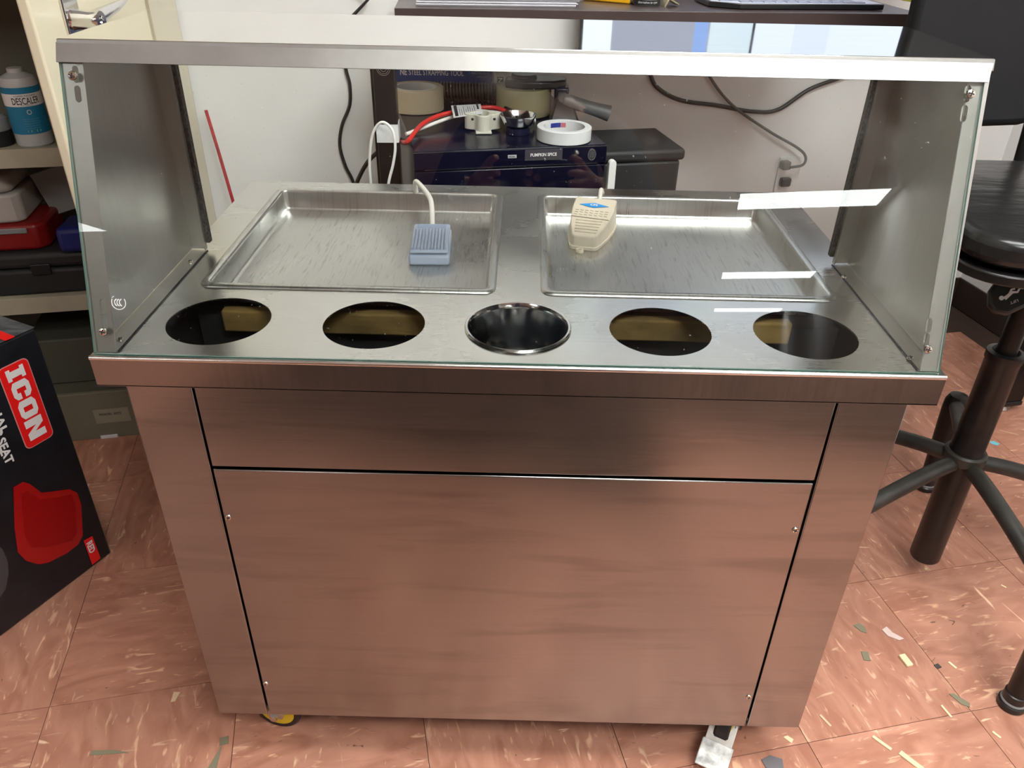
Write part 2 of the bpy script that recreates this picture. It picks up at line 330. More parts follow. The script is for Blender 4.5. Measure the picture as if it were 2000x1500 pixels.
# ------------------------------------------------------------------ the steel cart
H = .728; ZB = .098
cart = thing('serving_cart', 'stainless steel rolled ice cream cart with glass guard, two pans and five round holes', 'cart')
HX = (-.3577, -.172, 0, .170, .343); HR = .0605; HY = .0925
TL = (-.4157, -.0296, .1815, .5745); TRr = (.0285, .4145, .1815, .5745)
def prt(name, mb, m, parent=cart, **k): return mb.build(name, m, parent, **k)
holes = [circ(x, HY, HR) for x in HX]+[rrect(T[0]+.004, T[1]-.004, T[2]+.004, T[3]-.004, .014) for T in (TL, TRr)]
plate('countertop', [rrect(-.471, .471, .0, .617, .002)]+holes, H-.0015, H, M_top, cart)
lip = MB(); lip.box(-.471, .471, 0, .0015, H-.037, H-.0005); lip.box(-.471, -.4695, .0015, .617, H-.037, H-.0005); lip.box(.4695, .471, .0015, .617, H-.037, H-.0005); lip.box(-.4695, .4695, .6155, .617, H-.037, H-.0005)
lip.box(-.471, .471, .0, .02, H-.0375, H-.036)
prt('counter_lip', lip, M_lip)
M_rnd = steel('rolled edge steel', (2, 40, 40), base=(.80, .80, .78), rough=.2, smudge=.03)
prt('rolled_edge', MB().tube([(-.471, .0015, H-.0018), (.471, .0015, H-.0018)], .0028, 12), M_rnd)
# body
YF = .004
prt('side_column', MB().box(-.4415, -.3672, YF, .02, ZB, H-.037), M_front, bevel=.0015)
prt('side_column', MB().box(.3632, .4415, YF, .02, ZB, H-.037), M_front, bevel=.0015)
prt('fascia_panel', MB().box(-.3645, .3605, YF, .018, .576, H-.037), M_front, bevel=.0012)
prt('access_panel', MB().box(-.3645, .3605, YF, .018, ZB, .5715), M_front, bevel=.0015)
prt('side_panel', MB().box(-.4415, -.44, .02, .60, ZB, H-.037), M_front)
prt('side_panel', MB().box(.44, .4415, .02, .60, ZB, H-.037), M_front)
prt('back_panel', MB().box(-.44, .44, .5985, .60, ZB, H-.037), M_front)
prt('shade_liner', MB().box(-.438, .438, .021, .5975, ZB, ZB+.004).box(-.438, .438, .020, .024, ZB, H-.04).box(-.4395, -.4365, .02, .59, ZB, H-.003).box(.4365, .4395, .02, .59, ZB, H-.003), M_dark)  # dark sheets added as shade inside the body, covering the lit side steel
def screwmb(r=.0042):
    return [(0, -.0005), (r, -.0005), (r, .0006), (r*.86, .0016), (r*.45, .0022), (0, .0024)]
def screw(pos, n, parent=cart, r=.0042, cross=True, name='screw'):
    n = Vector(n).normalized(); M = frame(pos, n.orthogonal(), n.cross(n.orthogonal())); M = frame(pos, M.col[0].to_3d(), M.col[1].to_3d())
    if (M.col[2].to_3d()-n).length > 1: M = frame(pos, -M.col[0].to_3d(), M.col[1].to_3d())
    o = MB().rev(screwmb(r), 20, M).build(name, M_screw, parent)
    if cross:
        a = r*.62; bb = r*.13
        MB().box(-a, a, -bb, bb, .0018, .00255, M@Matrix.Rotation(.5, 4, 'Z')).box(-bb, bb, -a, a, .0018, .00256, M@Matrix.Rotation(.5, 4, 'Z')).build('cross_slot', M_kprint, o, smooth=0)
    return o
for p in ((-.3587, YF, .4956), (-.3594, YF, .1714), (.3536, YF, .4972), (.3532, YF, .1686)): screw(p, (0, -1, 0), r=.0042)
# pans
def pan(T, name):
    x0, x1, y0, y1 = T
    loops = [(0, .0000, .016, H+.0002), (.0015, .0, .015, H+.0028), (.0035, 0, .014, H+.0034), (.0095, 0, .011, H+.0034), (.0115, 0, .009, H+.0022), (.0125, 0, .008, H-.002), (.014, 0, .008, H-.0255), (.017, 0, .006, H-.0285), (.021, 0, .005, H-.0295)]
    vs = []; fs = []; n = None
    for ins, _, r, z in loops:
        lp = rrect(x0+ins, x1-ins, y0+ins, y1-ins, r, 5); n = len(lp); vs += [(p[0], p[1], z) for p in lp]
    for k in range(len(loops)-1):
        for i in range(n):
            j = (i+1) % n; fs.append((k*n+i, k*n+j, (k+1)*n+j, (k+1)*n+i))
    fs.append(tuple(range((len(loops)-1)*n, len(loops)*n)))
    me = bpy.data.meshes.new(name); me.from_pydata(vs, [], fs); me.update()
    o = fin(me, name, M_tray, cart, smooth=60)
    return o
pan(TL, 'freezing_pan'); pan(TRr, 'freezing_pan')
prt('insulation_block', MB().box(-.382, -.085, .158, .175, H-.052, H-.021), M_foam, bevel=.003)
prt('insulation_block', MB().box(.095, .352, .158, .175, H-.052, H-.021), M_foam, bevel=.003)
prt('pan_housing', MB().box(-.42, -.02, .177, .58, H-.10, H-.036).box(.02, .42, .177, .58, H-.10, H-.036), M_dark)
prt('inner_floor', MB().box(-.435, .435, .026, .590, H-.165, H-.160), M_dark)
# the one steel cup
cup = MB().rev([(.0635, H+.0005), (.0638, H+.002), (.0625, H+.0034), (.0602, H+.003), (.0588, H+.0005), (.0575, H-.004), (.056, H-.105), (.050, H-.112), (0, H-.113)], 64, Matrix.Translation((0, HY, 0)), cap=False)
o = cup.build('topping_cup', M_cup, None); tag(o, 'round stainless topping cup sunk in the middle hole of the cart counter', 'cup')
# canopy (leaning front y = .009 + .297*(z-H))
def fy(z): return .009+.297*(z-H)
can = [prt('canopy_top', MB().box(-.4672, .4672, .0985, .3155, 1.030, 1.0378), M_can, bevel=.0012),
       prt('canopy_lip', MB().slab([(-.4672, .0950, 1.0270), (.4672, .0950, 1.0270), (.4672, .0982, 1.0376), (-.4672, .0982, 1.0376)], .0015), M_flf, bevel=.0006)]
prt('front_flange', MB().slab([(-.468, fy(1.0), 1.0+.017), (.462, fy(1.0)+.0, 1.0+.017), (.466, fy(1.0)+.009, 1.034), (-.468, fy(1.0)+.009, 1.034)], -.0015), M_flf)
for s in (-1, 1):
    X = .466*s; Xi = .4445*s
    zb = H+.003
    # side sheet
    prt('canopy_side', MB().prism([(fy(zb)+.002, zb), (.310, zb), (.314, 1.03), (fy(1.03)+.002, 1.03)], 0, .0014, frame((X-(.0014 if s > 0 else 0), 0, 0), (0, 1, 0), (0, 0, 1))), M_side)
    prt('bottom_flange', MB().box(min(X, Xi), max(X, Xi), .012, .300, H, H+.0015), M_side)
    # front strip with slots, lying in the leaning plane
    Lz = (1.022-H)/math.cos(math.atan(.297)); Mf = frame((0, fy(H)+.0012, H), (1, 0, 0), (0, .297, 1))
    x0, x1 = min(X, Xi)-(.0015 if s < 0 else 0), max(X, Xi); xs = (-.453 if s < 0 else .446)
    def slot(yc): return [(xs+.0032*math.cos(a), yc+.005+.0032*math.sin(a)) for a in [math.pi*i/6 for i in range(7)]]+[(xs+.0032*math.cos(a), yc-.005+.0032*math.sin(a)) for a in [math.pi+math.pi*i/6 for i in range(7)]]
    kz = math.sqrt(1+.297**2)
    sl = [(.7779-H)*kz, (.7590-H)*kz+.003, (.9872-H)*kz, (1.0053-H)*kz]
    plate('front_strip', [[(x0, .001), (x1, .001), (x1, Lz), (x0, Lz)]]+[slot(y) for y in sl], 0, .0014, M_fl, cart, M=Mf)
    nrm = Vector((0, -1, .297)).normalized()
    zz = (1.0055, .7545) if s < 0 else (1.007, .7560)
    for z in zz: screw(Vector((xs, fy(z)-.0068, z)), nrm, r=.0046, name='glass_screw')
    for y in (.037, .2575): screw((-.4515 if s < 0 else .445, y, H+.0015), (0, 0, 1), r=.0038, name='flange_screw')
    # rear channel and gasket
    xr = X-s*.022
    prt('rear_channel', MB().box(min(X, xr), max(X, xr), .300, .3015, H+.004, 1.03).box(min(xr, xr-s*.0015), max(xr, xr-s*.0015), .294, .3015, H+.004, 1.03), M_side)
    prt('gasket_strip', MB().box(min(xr-s*.006, X), max(xr-s*.006, X), .3025, .3125, H+.012, 1.03), M_gask)
# flange hooks at the counter edge (black slot lines)
for s in (-1, 1): prt('sealing_line', MB().box(.4432*s-.0006, .4432*s+.0006, .012, .302, H+.0001, H+.0012), M_kprint)
# glass
za, zt = H+.0015, 1.0265
def gy(z): return fy(z)-.0050
gp = MB().slab([(-.4685, gy(za), za), (.4665, gy(za), za), (.4665, gy(zt)+.001, zt), (-.4685, gy(zt)+.001, zt)], 0.004)
gob = MB().quad((-.4668, gy(za), za), (.4640, gy(za), za), (.4595, gy(zt)+.001, zt), (-.4668, gy(zt)+.001, zt)).build('glass_pane', M_glass, cart, smooth=0)
so = gob.modifiers.new('thick', 'SOLIDIFY'); so.thickness = .0035; so.offset = 1
gob.data.materials.append(M_gedge); so.material_offset_rim = 1
# ccc style round mark etched on the lower left of the glass: ring and three nested arcs
gc = Vector((-.4325, gy(.7855)-.0012, .7855)); Mg = frame(gc, (1, 0, 0), (0, .297, 1)); mk = MB()
def arc(cx, cy, r, a0, a1, w, rx=1): 
    n = 16; pts = []
    for i in range(n+1):
        a = math.radians(a0+(a1-a0)*i/n); pts.append((cx+(r+w)*math.cos(a)*rx, cy+(r+w)*math.sin(a)))
    for i in range(n, -1, -1):
        a = math.radians(a0+(a1-a0)*i/n); pts.append((cx+(r-w)*math.cos(a)*rx, cy+(r-w)*math.sin(a)))
    v = [(p[0], p[1], 0) for p in pts]+[(p[0], p[1], .0003) for p in pts]; N_ = len(pts); f = []
    for i in range(n): f += [(i, i+1, N_-2-i, N_-1-i), (N_+i, N_+i+1, 2*N_-2-i, 2*N_-1-i)]
    mk.add(v, f, Mg)
arc(0, 0, .0076, 150, 392, .0004); arc(-.001, 0, .0076, 115, 140, .0003)
for q in (-.0028, -.0002, .0024): arc(q+.0012, 0, .0036, 95, 265, .00055, .75)
mk.build('etched_mark', M_wprint, cart, smooth=0)
# casters
def caster(x, y, rz, brake):
    c = thing('caster', None, None, (x, y, 0), rz); c.parent = cart
    MB().rev([(.020, -.011), (.036, -.012), (.0385, -.009), (.0385, .009), (.036, .012), (.020, .011)], 36, frame((0, 0, .0385), (0, 1, 0), (0, 0, 1))).build('tyre', M_black, c)
    MB().rev([(0, -.0135), (.026, -.0135), (.029, -.012), (.029, .012), (.026, .0135), (0, .0135)], 30, frame((0, 0, .0385), (0, 1, 0), (0, 0, 1))).build('wheel_disc', mat('yellow caster hub', (.80, .62, .02), .4), c)
    fk = MB()
    for s in (-1, 1):
        fk.prism([(-.011, .030), (.011, .030), (.020, .055), (.024, .086), (-.024, .086), (-.020, .055)], 0, .002, frame((s*.0175-.001, 0, 0), (0, 1, 0), (0, 0, 1)))
    fk.box(-.019, .019, -.024, .024, .085, .088); fk.rev([(.024, .088), (.024, .094), (0, .094)], 24)
    fk.build('fork', M_zinc, c, bevel=.0008)
    MB().tube([(-.024, 0, .0385), (.024, 0, .0385)], .0042, 12).rev([(0, -.0035), (.0068, -.0035), (.0068, .0035), (0, .0035)], 6, frame((.0225, 0, .0385), (0, 1, 0), (0, 0, 1))).rev([(0, -.0035), (.0068, -.0035), (.0068, .0035), (0, .0035)], 6, frame((-.0225, 0, .0385), (0, 1, 0), (0, 0, 1))).build('axle_bolt', M_chrome, c)
    MB().box(-.03, .03, -.03, .03, .0945, .098).build('mount_plate', M_zinc, c, bevel=.001)
    if brake:
        MB().box(-.0215, .0215, -.062, -.012, -.0015, .0015, Matrix.Translation((0, -.006, .064))@Matrix.Rotation(math.radians(38), 4, 'X')).build('brake_bracket', M_zinc, c, bevel=.0008)
        MB().box(-.0245, .0245, -.044, .0, -.002, .002, Matrix.Translation((0, -.045, .026+.012))@Matrix.Rotation(math.radians(16), 4, 'X')).build('brake_pedal', mat('chipped white paint', (.62, .62, .60), .45, noise=.5, nscale=70, bump=.5, bscale=90), c, bevel=.0018)
    return c
caster(-.372, .062, math.radians(80), False); caster(.352, .056, math.radians(-27), True)
caster(-.36, .54, .3, False); caster(.36, .54, .3, False)

# ------------------------------------------------------------------ pedals in the pans
ZP = H-.0295
p = thing('foot_pedal', 'blue-grey ribbed plastic foot pedal switch in the left pan', 'foot pedal', (-.1325, .334, ZP), math.radians(3))
MB().box(-.030, .030, 0, .112, 0, .016).build('housing', M_blueped, p, bevel=.004, seg=3)
Mt = Matrix.Translation((0, .002, .0175))@Matrix.Rotation(math.radians(3), 4, 'X')
MB().box(-.0285, .0285, 0, .076, 0, .0055, Mt).build('treadle', M_blueped, p, bevel=.003, seg=3)
rb = MB()
for i in range(11): rb.box(-.0262+i*.00485, -.0262+i*.00485+.0031, .004, .072, .0050, .0085, Mt)
rb.build('ribs', M_blueped, p, bevel=.0005)
MB().box(-.0285, .0285, .080, .111, .016, .0235).build('rear_cover', M_blueped, p, bevel=.003, seg=3)
rb = MB()
for i in range(5): rb.box(-.022, .022, .0865+i*.0044, .0885+i*.0044, .0235, .0247)
rb.box(-.014, .016, .0815, .0845, .0235, .0241)
rb.build('cover_ribs', M_blueped, p, bevel=.0004)
Pi = (Matrix.Translation((-.1325, .334, ZP))@Matrix.Rotation(math.radians(3), 4, 'Z')).inverted()
cp = [(0, .108, .014)]+[Pi@U(x, y, 1, yy) for x, y, yy in ((843, 402, .482), (838, 384, .505), (824, 365, .530), (812, 355, .552), (812, 372, .566), (816, 392, .566))]
MB().tube(smoothpath(cp), .0042, 12).build('cord', M_cable, p)
p = thing('foot_pedal', 'worn ivory foot pedal with a blue diamond sticker in the right pan', 'foot pedal', (.0985, .408, ZP), math.radians(-13))
shp = [(-.0165, 0), (.0165, 0), (.0215, .005), (.0315, .045), (.036, .085), (.036, .118), (.034, .121), (-.034, .121), (-.036, .118), (-.036, .085), (-.0315, .045), (-.0215, .005)]
MB().prism([(x*1.04, y-.002) for x, y in shp], .0, .006).build('base_plate', M_beige, p, bevel=.001)
bd = MB(); top = []
vs = [(x, y, .005) for x, y in shp]+[(x*.94, y*.985+.001, .022+.20*y*.9) for x, y in shp]; n = len(shp)
bd.add(vs, [tuple(range(n))[::-1], tuple(range(n, 2*n))]+[(i, (i+1) % n, (i+1) % n+n, i+n) for i in range(n)])
bd.build('shell', M_beige, p, bevel=.002, seg=3)
def ptop(x, y, dz=0): return (x, y, .022+.18*(y-.001)/.985+dz)
rb = MB()
for i in range(5):
    y = .012+i*.0085; wd = .0155+y*.12
    rb.slab([ptop(-wd, y, .0012), ptop(wd, y, .0012), ptop(wd, y+.0028, .0012), ptop(-wd, y+.0028, .0012)], .0016)
for i in range(6):
    y = .064+i*.0068; wd = .0275
    if i > 2: continue
    for k in range(7): rb.slab([ptop(-wd+k*.008, y, .001), ptop(-wd+k*.008+.0055, y-.001, .001), ptop(-wd+k*.008+.0055, y+.001, .001), ptop(-wd+k*.008, y+.002, .001)], .0012)
rb.build('tread_ribs', M_beige, p)
MB().slab([ptop(-.030, .0560, .0006), ptop(.030, .0530, .0006), ptop(.030, .0545, .0006), ptop(-.030, .0575, .0006)], .0008).build('treadle_seam', mat('seam brown', (.25, .2, .14), .8), p)
st = MB().add([ptop(-.024, .094, .0012), ptop(0, .0865, .0012), ptop(.024, .094, .0012), ptop(0, .1015, .0012)], [(0, 1, 2, 3)]).build('sticker', M_bluel, p, smooth=0)
m_ = st.modifiers.new('t', 'SOLIDIFY'); m_.thickness = .0004
text('sticker_print', 'CFS', frame(ptop(0, .094, .0016), (1, 0, 0), (0, 1, .183)), .012, .006, M_wprint, st, bold=.02)
MB().rev([(.0028, 0), (.0065, 0), (.0068, .0025), (.0060, .0045), (.0035, .0045), (.0028, .003)], 20, Matrix.Translation((-.004, -.008, 0)), closed=True).build('mounting_lug', M_beige, p)
MB().tube(smoothpath([(.004, .118, .034), (.004, .132, .040), (.002, .150, .044), (.0, .175, .040), (.0, .21, .018)]), .0035, 12).build('cord', M_cable, p)
MB().tube([(.0215, .012, .006), (.0365, .07, .006), (.0385, .1, .008)], .001, 8).build('wire_spring', M_beige, p)

# ------------------------------------------------------------------ storage cabinet, door, shelves
cabO = Vector((-1.066, .817, 0)); cab = thing('storage_cabinet', 'cream metal storage cabinet with an open door and crowded shelves', 'cabinet', cabO, TH)
u0, u1, dp, hc = -.56, .362, .300, 1.83
MB().box(u1-.012, u1, .0, dp, .0, hc).box(u1-.030, u1, 0, .002, .0, hc).build('side_wall', M_cream, cab)
MB().box(u0, u0+.012, .0, dp, .0, hc).build('side_wall', M_cream, cab)
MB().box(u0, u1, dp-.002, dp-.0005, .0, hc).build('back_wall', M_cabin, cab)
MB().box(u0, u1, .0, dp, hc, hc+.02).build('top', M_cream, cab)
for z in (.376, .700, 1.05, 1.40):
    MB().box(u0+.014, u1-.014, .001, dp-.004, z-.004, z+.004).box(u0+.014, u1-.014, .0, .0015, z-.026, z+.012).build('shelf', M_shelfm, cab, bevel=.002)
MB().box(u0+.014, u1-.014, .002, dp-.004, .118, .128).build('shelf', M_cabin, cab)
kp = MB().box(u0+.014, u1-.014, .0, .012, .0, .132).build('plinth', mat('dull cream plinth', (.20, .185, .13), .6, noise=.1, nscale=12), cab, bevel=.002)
MB().box(.045, .125, -.0012, -.0002, .045, .085).build('paper_label', mat('faded label', (.33, .31, .23), .7), kp)
text('label_print', 'MODEL 3072', frame((.082, -.0014, .070), (1, 0, 0), (0, 0, 1)), .05, .006, M_kprint, kp)
MB().box(.045, .085, -.004, -.0003, .0005, .010).build('torn_paper', M_paper, kp, bevel=.001)
# door, swung open toward the camera
Hh = Vector((-.716, .893, 0)); Ff = Vector((-.741, .545, 0)); dv = (Ff-Hh); Ld = dv.length
cb = cab.matrix_basis.inverted() if False else (Matrix.Translation(cabO)@Matrix.Rotation(TH, 4, 'Z')).inverted()
Md = cb@frame(Ff, -dv, (0, 0, 1))                      # local x from free edge to hinge, y up, z = outer (+x side)
MB().box(.0, Ld, .13, hc, -.020, .0, Md).build('door', M_cream, cab, bevel=.004, seg=3)
dr = [o for o in cab.children if o.name.startswith('door')][0]
dr['label'] = 'open cream door seen edge-on'
ez = .992; hd = MB()
hd.prism(rrect(.075, .118, ez-.065, ez+.090, .02), .0, .006, Md)
hd.build('handle_plate', M_chrome, dr, bevel=.002)
Mh = Md@Matrix.Translation((.096, ez-.012, .006))
MB().rev([(.0165, 0), (.0150, .004), (.0135, .030), (.0150, .042), (.0140, .046), (.007, .046), (.006, .042), (0, .042)], 28, Mh).build('handle_barrel', M_chrome, dr)
MB().tube([Mh@Vector((.0, 0, .030)), Mh@Vector((.03, .006, .034)), Mh@Vector((.07, .012, .036)), Mh@Vector((.105, .017, .034))], [.0135, .011, .008, .0045], 14).build('handle_lever', M_chrome, dr)
def onshelf(px, py, z): return U(px, py, 2, z)
# things on the upper shelf
zs = .704
bo = U(60, 285, 2, zs); bo = Vector((bo.x+.004, bo.y+.015, zs))
b = thing('bottle', 'translucent bottle with a blue label reading DESCALER on the upper cabinet shelf', 'bottle', bo, math.radians(20))
Mfr = mat('milky bottle plastic', (.50, .51, .50), .3)
MB().rev([(0, 0), (.031, 0), (.034, .004), (.034, .125), (.030, .134), (.014, .142), (.014, .150), (0, .150)], 40).build('body', Mfr, b)
MB().rev([(.0345, .028), (.0348, .028), (.0348, .118), (.0345, .118)], 40, closed=True).build('label_band', mat('teal blue label', (.01, .20, .36), .45), b)
MB().rev([(.0349, .082), (.0352, .082), (.0352, .106), (.0349, .106)], 40, closed=True).build('white_band', M_wprint, b)
def wraptext(s, r, zc, wdt, hgt, a0, m, parent, bold=0):
    o = text('lettering', s, Matrix.Identity(4), wdt, hgt, m, parent, bold=bold)
    for v in o.data.vertices:
        a = a0+v.co.x/r; z = v.co.y+zc; v.co = (r*math.cos(a), r*math.sin(a), z)
    return o
af = math.radians(-90+18)
wraptext('DESCALER', .0354, .0925, .052, .013, af, M_kprint, b, .01)
wraptext('COFFEE MACHINE', .0354, .1022, .040, .003, af, M_kprint, b)
wraptext('POWERFUL', .0354, .0845, .022, .0022, af, M_kprint, b)
wraptext('O', .0350, .071, .009, .010, af, M_wprint, b, .02)
for i in range(5): wraptext('descales and cleans', .0350, .058-i*.0045, .03, .002, af, mat('pale teal', (.25, .45, .55), .5) if i == 0 else bpy.data.materials['pale teal'], b)
wraptext('II', .0350, .034, .024, .004, af, M_wprint, b, .3)
bp = U(135, 250, 2, zs)
t = thing('cardboard_box', 'grey-white carton with blue lettering standing behind the DESCALER bottle', 'box', (-.905, .955, zs), TH)
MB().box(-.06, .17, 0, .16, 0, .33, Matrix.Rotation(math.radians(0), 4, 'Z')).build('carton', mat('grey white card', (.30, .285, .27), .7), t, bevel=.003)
cf = [o for o in t.children][0]
pN = UP(63, 68, (-.905, .955, 0), B)
def lc(px, py): q = UP(px, py, Vector((-.905, .955, 0))-B*.001, B); q = Matrix.Rotation(-TH, 4, 'Z')@(q-Vector((-.905, .955, zs))); return q
q = lc(58, 67); text('carton_print', 'Nertron', frame(q+Vector((.01, 0, 0)), (1, 0, 0), (0, 0, 1)), .035, .009, mat('navy print', (.01, .01, .10), .5), cf)
q = lc(78, 92); text('carton_print', 'DI', frame(q+Vector((.006, 0, 0)), (1, 0, 0), (0, 0, 1)), .022, .018, bpy.data.materials['navy print'], cf, bold=.02)
q = lc(80, 113); text('carton_print', 'Sys', frame(q+Vector((.008, 0, 0)), (1, 0, 0), (0, 0, 1)), .030, .018, bpy.data.materials['navy print'], cf, bold=.02)
q = lc(60, 80); q2 = lc(72, 155); MB().box(q.x-.006, q.x-.004, -.0012, -.0002, q2.z, q.z).box(q.x+.004, q.x+.006, -.0012, -.0002, q2.z, q.z).box(q.x-.006, q.x+.006, -.0012, -.0002, q2.z, q2.z+.002).build('printed_rule', mat('grey rule', (.12, .12, .13), .6), cf)
tag(MB().box(0, .11, 0, .085, 0, .040, frame((-.895, .850, zs), D, B)).build('black_case', M_black, None, bevel=.004), 'black box lying on the upper cabinet shelf right of the bottle', 'box')
jp = U(8, 285, 2, zs); t = thing('jar', 'clear jar with a dark base at the left edge of the upper shelf', 'jar', (jp.x-.012, jp.y+.01, zs))
MB().rev([(0, 0), (.026, 0), (.028, .005), (.028, .030), (0, .030)], 28).build('dark_base', M_black, t)
MB().rev([(.027, .031), (.027, .055), (.022, .062), (.02, .062), (.024, .054), (.024, .031)], 28, closed=True).build('clear_lid', mat('clear ribbed plastic', (.5, .5, .5), .1, trans=.6), t)
# things on the middle shelf (between .38 and .67)
zs = .380
tc_ = U(70, 560, 2, zs)
t = thing('tool_case', 'black plastic tool case lying on the lower cabinet shelf', 'tool case', (-1.16, .83, zs), TH)
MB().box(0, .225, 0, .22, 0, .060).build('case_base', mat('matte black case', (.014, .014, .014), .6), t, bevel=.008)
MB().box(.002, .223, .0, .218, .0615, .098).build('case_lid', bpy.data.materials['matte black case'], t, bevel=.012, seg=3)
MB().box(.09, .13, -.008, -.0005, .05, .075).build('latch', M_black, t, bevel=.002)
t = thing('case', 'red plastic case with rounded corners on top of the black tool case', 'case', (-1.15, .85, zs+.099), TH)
MB().prism([(-.02, 0), (.10, 0), (.118, .02), (.118, .14), (-.02, .14)], 0, .058).build('shell', mat('shaded red plastic', (.19, .004, .004), .4), t, bevel=.008, seg=3)  # red darkened in place of the shadow from the shelf above
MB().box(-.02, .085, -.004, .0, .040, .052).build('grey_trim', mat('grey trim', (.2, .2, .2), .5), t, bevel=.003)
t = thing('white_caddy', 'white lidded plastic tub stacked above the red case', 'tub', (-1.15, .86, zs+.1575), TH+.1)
Mtub = mat('shaded white plastic', (.38, .345, .31), .5)  # white lowered to carry the shade inside the cabinet
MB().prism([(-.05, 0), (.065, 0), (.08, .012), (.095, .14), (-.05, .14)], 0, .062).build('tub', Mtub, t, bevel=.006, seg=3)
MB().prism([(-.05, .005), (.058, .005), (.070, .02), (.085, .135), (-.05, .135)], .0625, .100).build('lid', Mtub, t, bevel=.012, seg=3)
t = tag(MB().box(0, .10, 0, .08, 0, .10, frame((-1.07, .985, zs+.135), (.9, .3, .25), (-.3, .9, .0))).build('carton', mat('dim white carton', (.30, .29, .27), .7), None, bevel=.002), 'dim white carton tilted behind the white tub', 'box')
t = tag(MB().prism([(0, 0), (.10, .0), (.12, .03), (.12, .12), (0, .12)], 0, .055, frame((-1.0, .85, zs+.100), D, B)@Matrix.Rotation(-.08, 4, 'X')).build('blue_case', mat('royal blue plastic', (.004, .010, .12), .5), None, bevel=.012, seg=3), 'royal blue plastic case on the black tool case near the door', 'case')  # blue also deepened to stand for shelf shade
t = tag(MB().tube([(-.925, 1.02, zs+.10), (-.93, 1.02, zs+.19), (-.94, 1.02, zs+.215)], .012, 12).build('clamp_grip', mat('dim red', (.20, .008, .01), .5), None), 'dark red tool grip standing behind the blue case', 'tool')
tag(MB().box(0, .20, 0, .2, 0, .12, frame((-1.16, .86, .1285), D, B)).build('storage_bin', mat('olive grey bin', (.07, .07, .05), .7), None, bevel=.004), 'dark olive bin on the bottom shelf of the cabinet', 'bin')

# ------------------------------------------------------------------ black carton at the left
A0 = Vector((-.823, .436, 0)); uu = Vector((-.434, -.901, 0)); vv = Vector((-.901, .434, 0)); BH = .522; BL = .44; BW = .26
cx = thing('product_carton', 'black and red ICON shop seat carton standing on the floor left of the cart', 'box', A0, 0)
Mc = frame((0, 0, 0), uu, (0, 0, 1))                    # x toward camera-left, y up, z = uu x up
nz = uu.cross(Vector((0, 0, 1)))
# face normal (towards camera/right)
fn = nz if nz.dot(Vector((1, 0, 0))) > 0 else -nz
MB().add([(0, 0, 0), uu*BL, uu*BL+vv*BW, vv*BW, Vector((0, 0, BH)), uu*BL+Vector((0, 0, BH)), uu*BL+vv*BW+Vector((0, 0, BH)), vv*BW+Vector((0, 0, BH))],
         [(0, 1, 2, 3), (4, 5, 6, 7), (0, 1, 5, 4), (1, 2, 6, 5), (2, 3, 7, 6), (3, 0, 4, 7)]).build('carton_body', M_bprint, cx, bevel=.004, seg=3)
cbod = cx.children[0]
Ms = frame(fn*.0012, -uu, (0, 0, 1))                    # on the face: x toward the back-right edge, y up (origin at the corner; x negative inside)
def fc(px, py):
    q = UP(px, py, A0+fn*.001, fn)-A0; return (q.dot(-uu), q.z)
def onface(name, pts, m, parent, d=.0006, bevel=0):
    return MB().prism(pts, -.0002, d, Ms).build(name, m, parent, bevel=bevel)
# red ICON plate
c1, c2, c3, c4 = fc(-2, 722), fc(47, 698), fc(104, 850), fc(55, 874)
X0 = min(c1[0], c4[0]); X1 = max(c2[0], c3[0]); Y1 = max(c1[1], c2[1]); Y0 = min(c3[1], c4[1])
onface('red_plate', rrect(X0-.004, X1+.002, Y0, Y1, .010), mat('white rim print', (.7, .3, .3), .4), cbod, .0004)
onface('red_plate', rrect(X0-.0025, X1+.0005, Y0+.0015, Y1-.0015, .009), M_rprint, cbod, .0007)
Mtxt = Ms@Matrix.Translation(((X0+X1)/2-.001, (Y0+Y1)/2, .0009))@Matrix.Rotation(-math.pi/2, 4, 'Z')
# slab letters I C O N built as blocks, reading downwards
LW = (Y1-Y0)*.90; LH = (X1-X0)*.66
def blockletters():
    mb = MB(); h = LH/2; a = LW*.205; g = LW*.045; xs = [-LW/2]
    def P(pts, x): mb.prism([(x+p[0]*a, p[1]*h) for p in pts], 0, .0005, Mtxt)
    # I
    x = -LW/2; P([(0, -1), (.72, -1), (.72, -.55), (.56, -.55), (.56, .55), (.72, .55), (.72, 1), (0, 1), (0, .55), (.16, .55), (.16, -.55), (0, -.55)], x)
    x += a*.86
    P([(.28, -1), (.85, -1), (1.1, -.7), (1.1, -.2), (.72, -.2), (.72, -.5), (.42, -.5), (.42, .5), (.72, .5), (.72, .22), (1.1, .22), (1.1, .7), (.85, 1), (.28, 1), (0, .7), (0, -.7)], x)
    x += a*1.24
    P([(.28, -1), (.9, -1), (1.16, -.7), (1.16, 0), (.76, 0), (.76, -.5), (.42, -.5), (.42, .0), (0, .0), (0, -.7)], x)
    P([(.28, 1), (0, .7), (0, 0), (.42, 0), (.42, .5), (.76, .5), (.76, 0), (1.16, 0), (1.16, .7), (.9, 1)], x)
    x += a*1.30
    P([(0, -1), (.46, -1), (.46, .2), (.86, -1), (1.3, -1), (1.3, 1), (.86, 1), (.86, -.15), (.46, 1), (0, 1)], x)
    return mb
blockletters().build('icon_lettering', M_wprint, cbod, smooth=0)
for s_, a_, b_, wd in (('PROFESSIONAL', (16, 842), (0, 790), .19), ('ROLLING SHOP SEAT', (27, 900), (0, 820), .22), ('WITH BACKREST', (5, 890), (0, 840), .19)):
    e = fc(*a_)
    hh = .0155
    text('line_lettering', s_, Ms@Matrix.Translation((e[0]-.007, e[1]+wd/2, .0006))@Matrix.Rotation(-math.pi/2, 4, 'Z'), wd, hh, M_wprint, cbod, bold=.03)
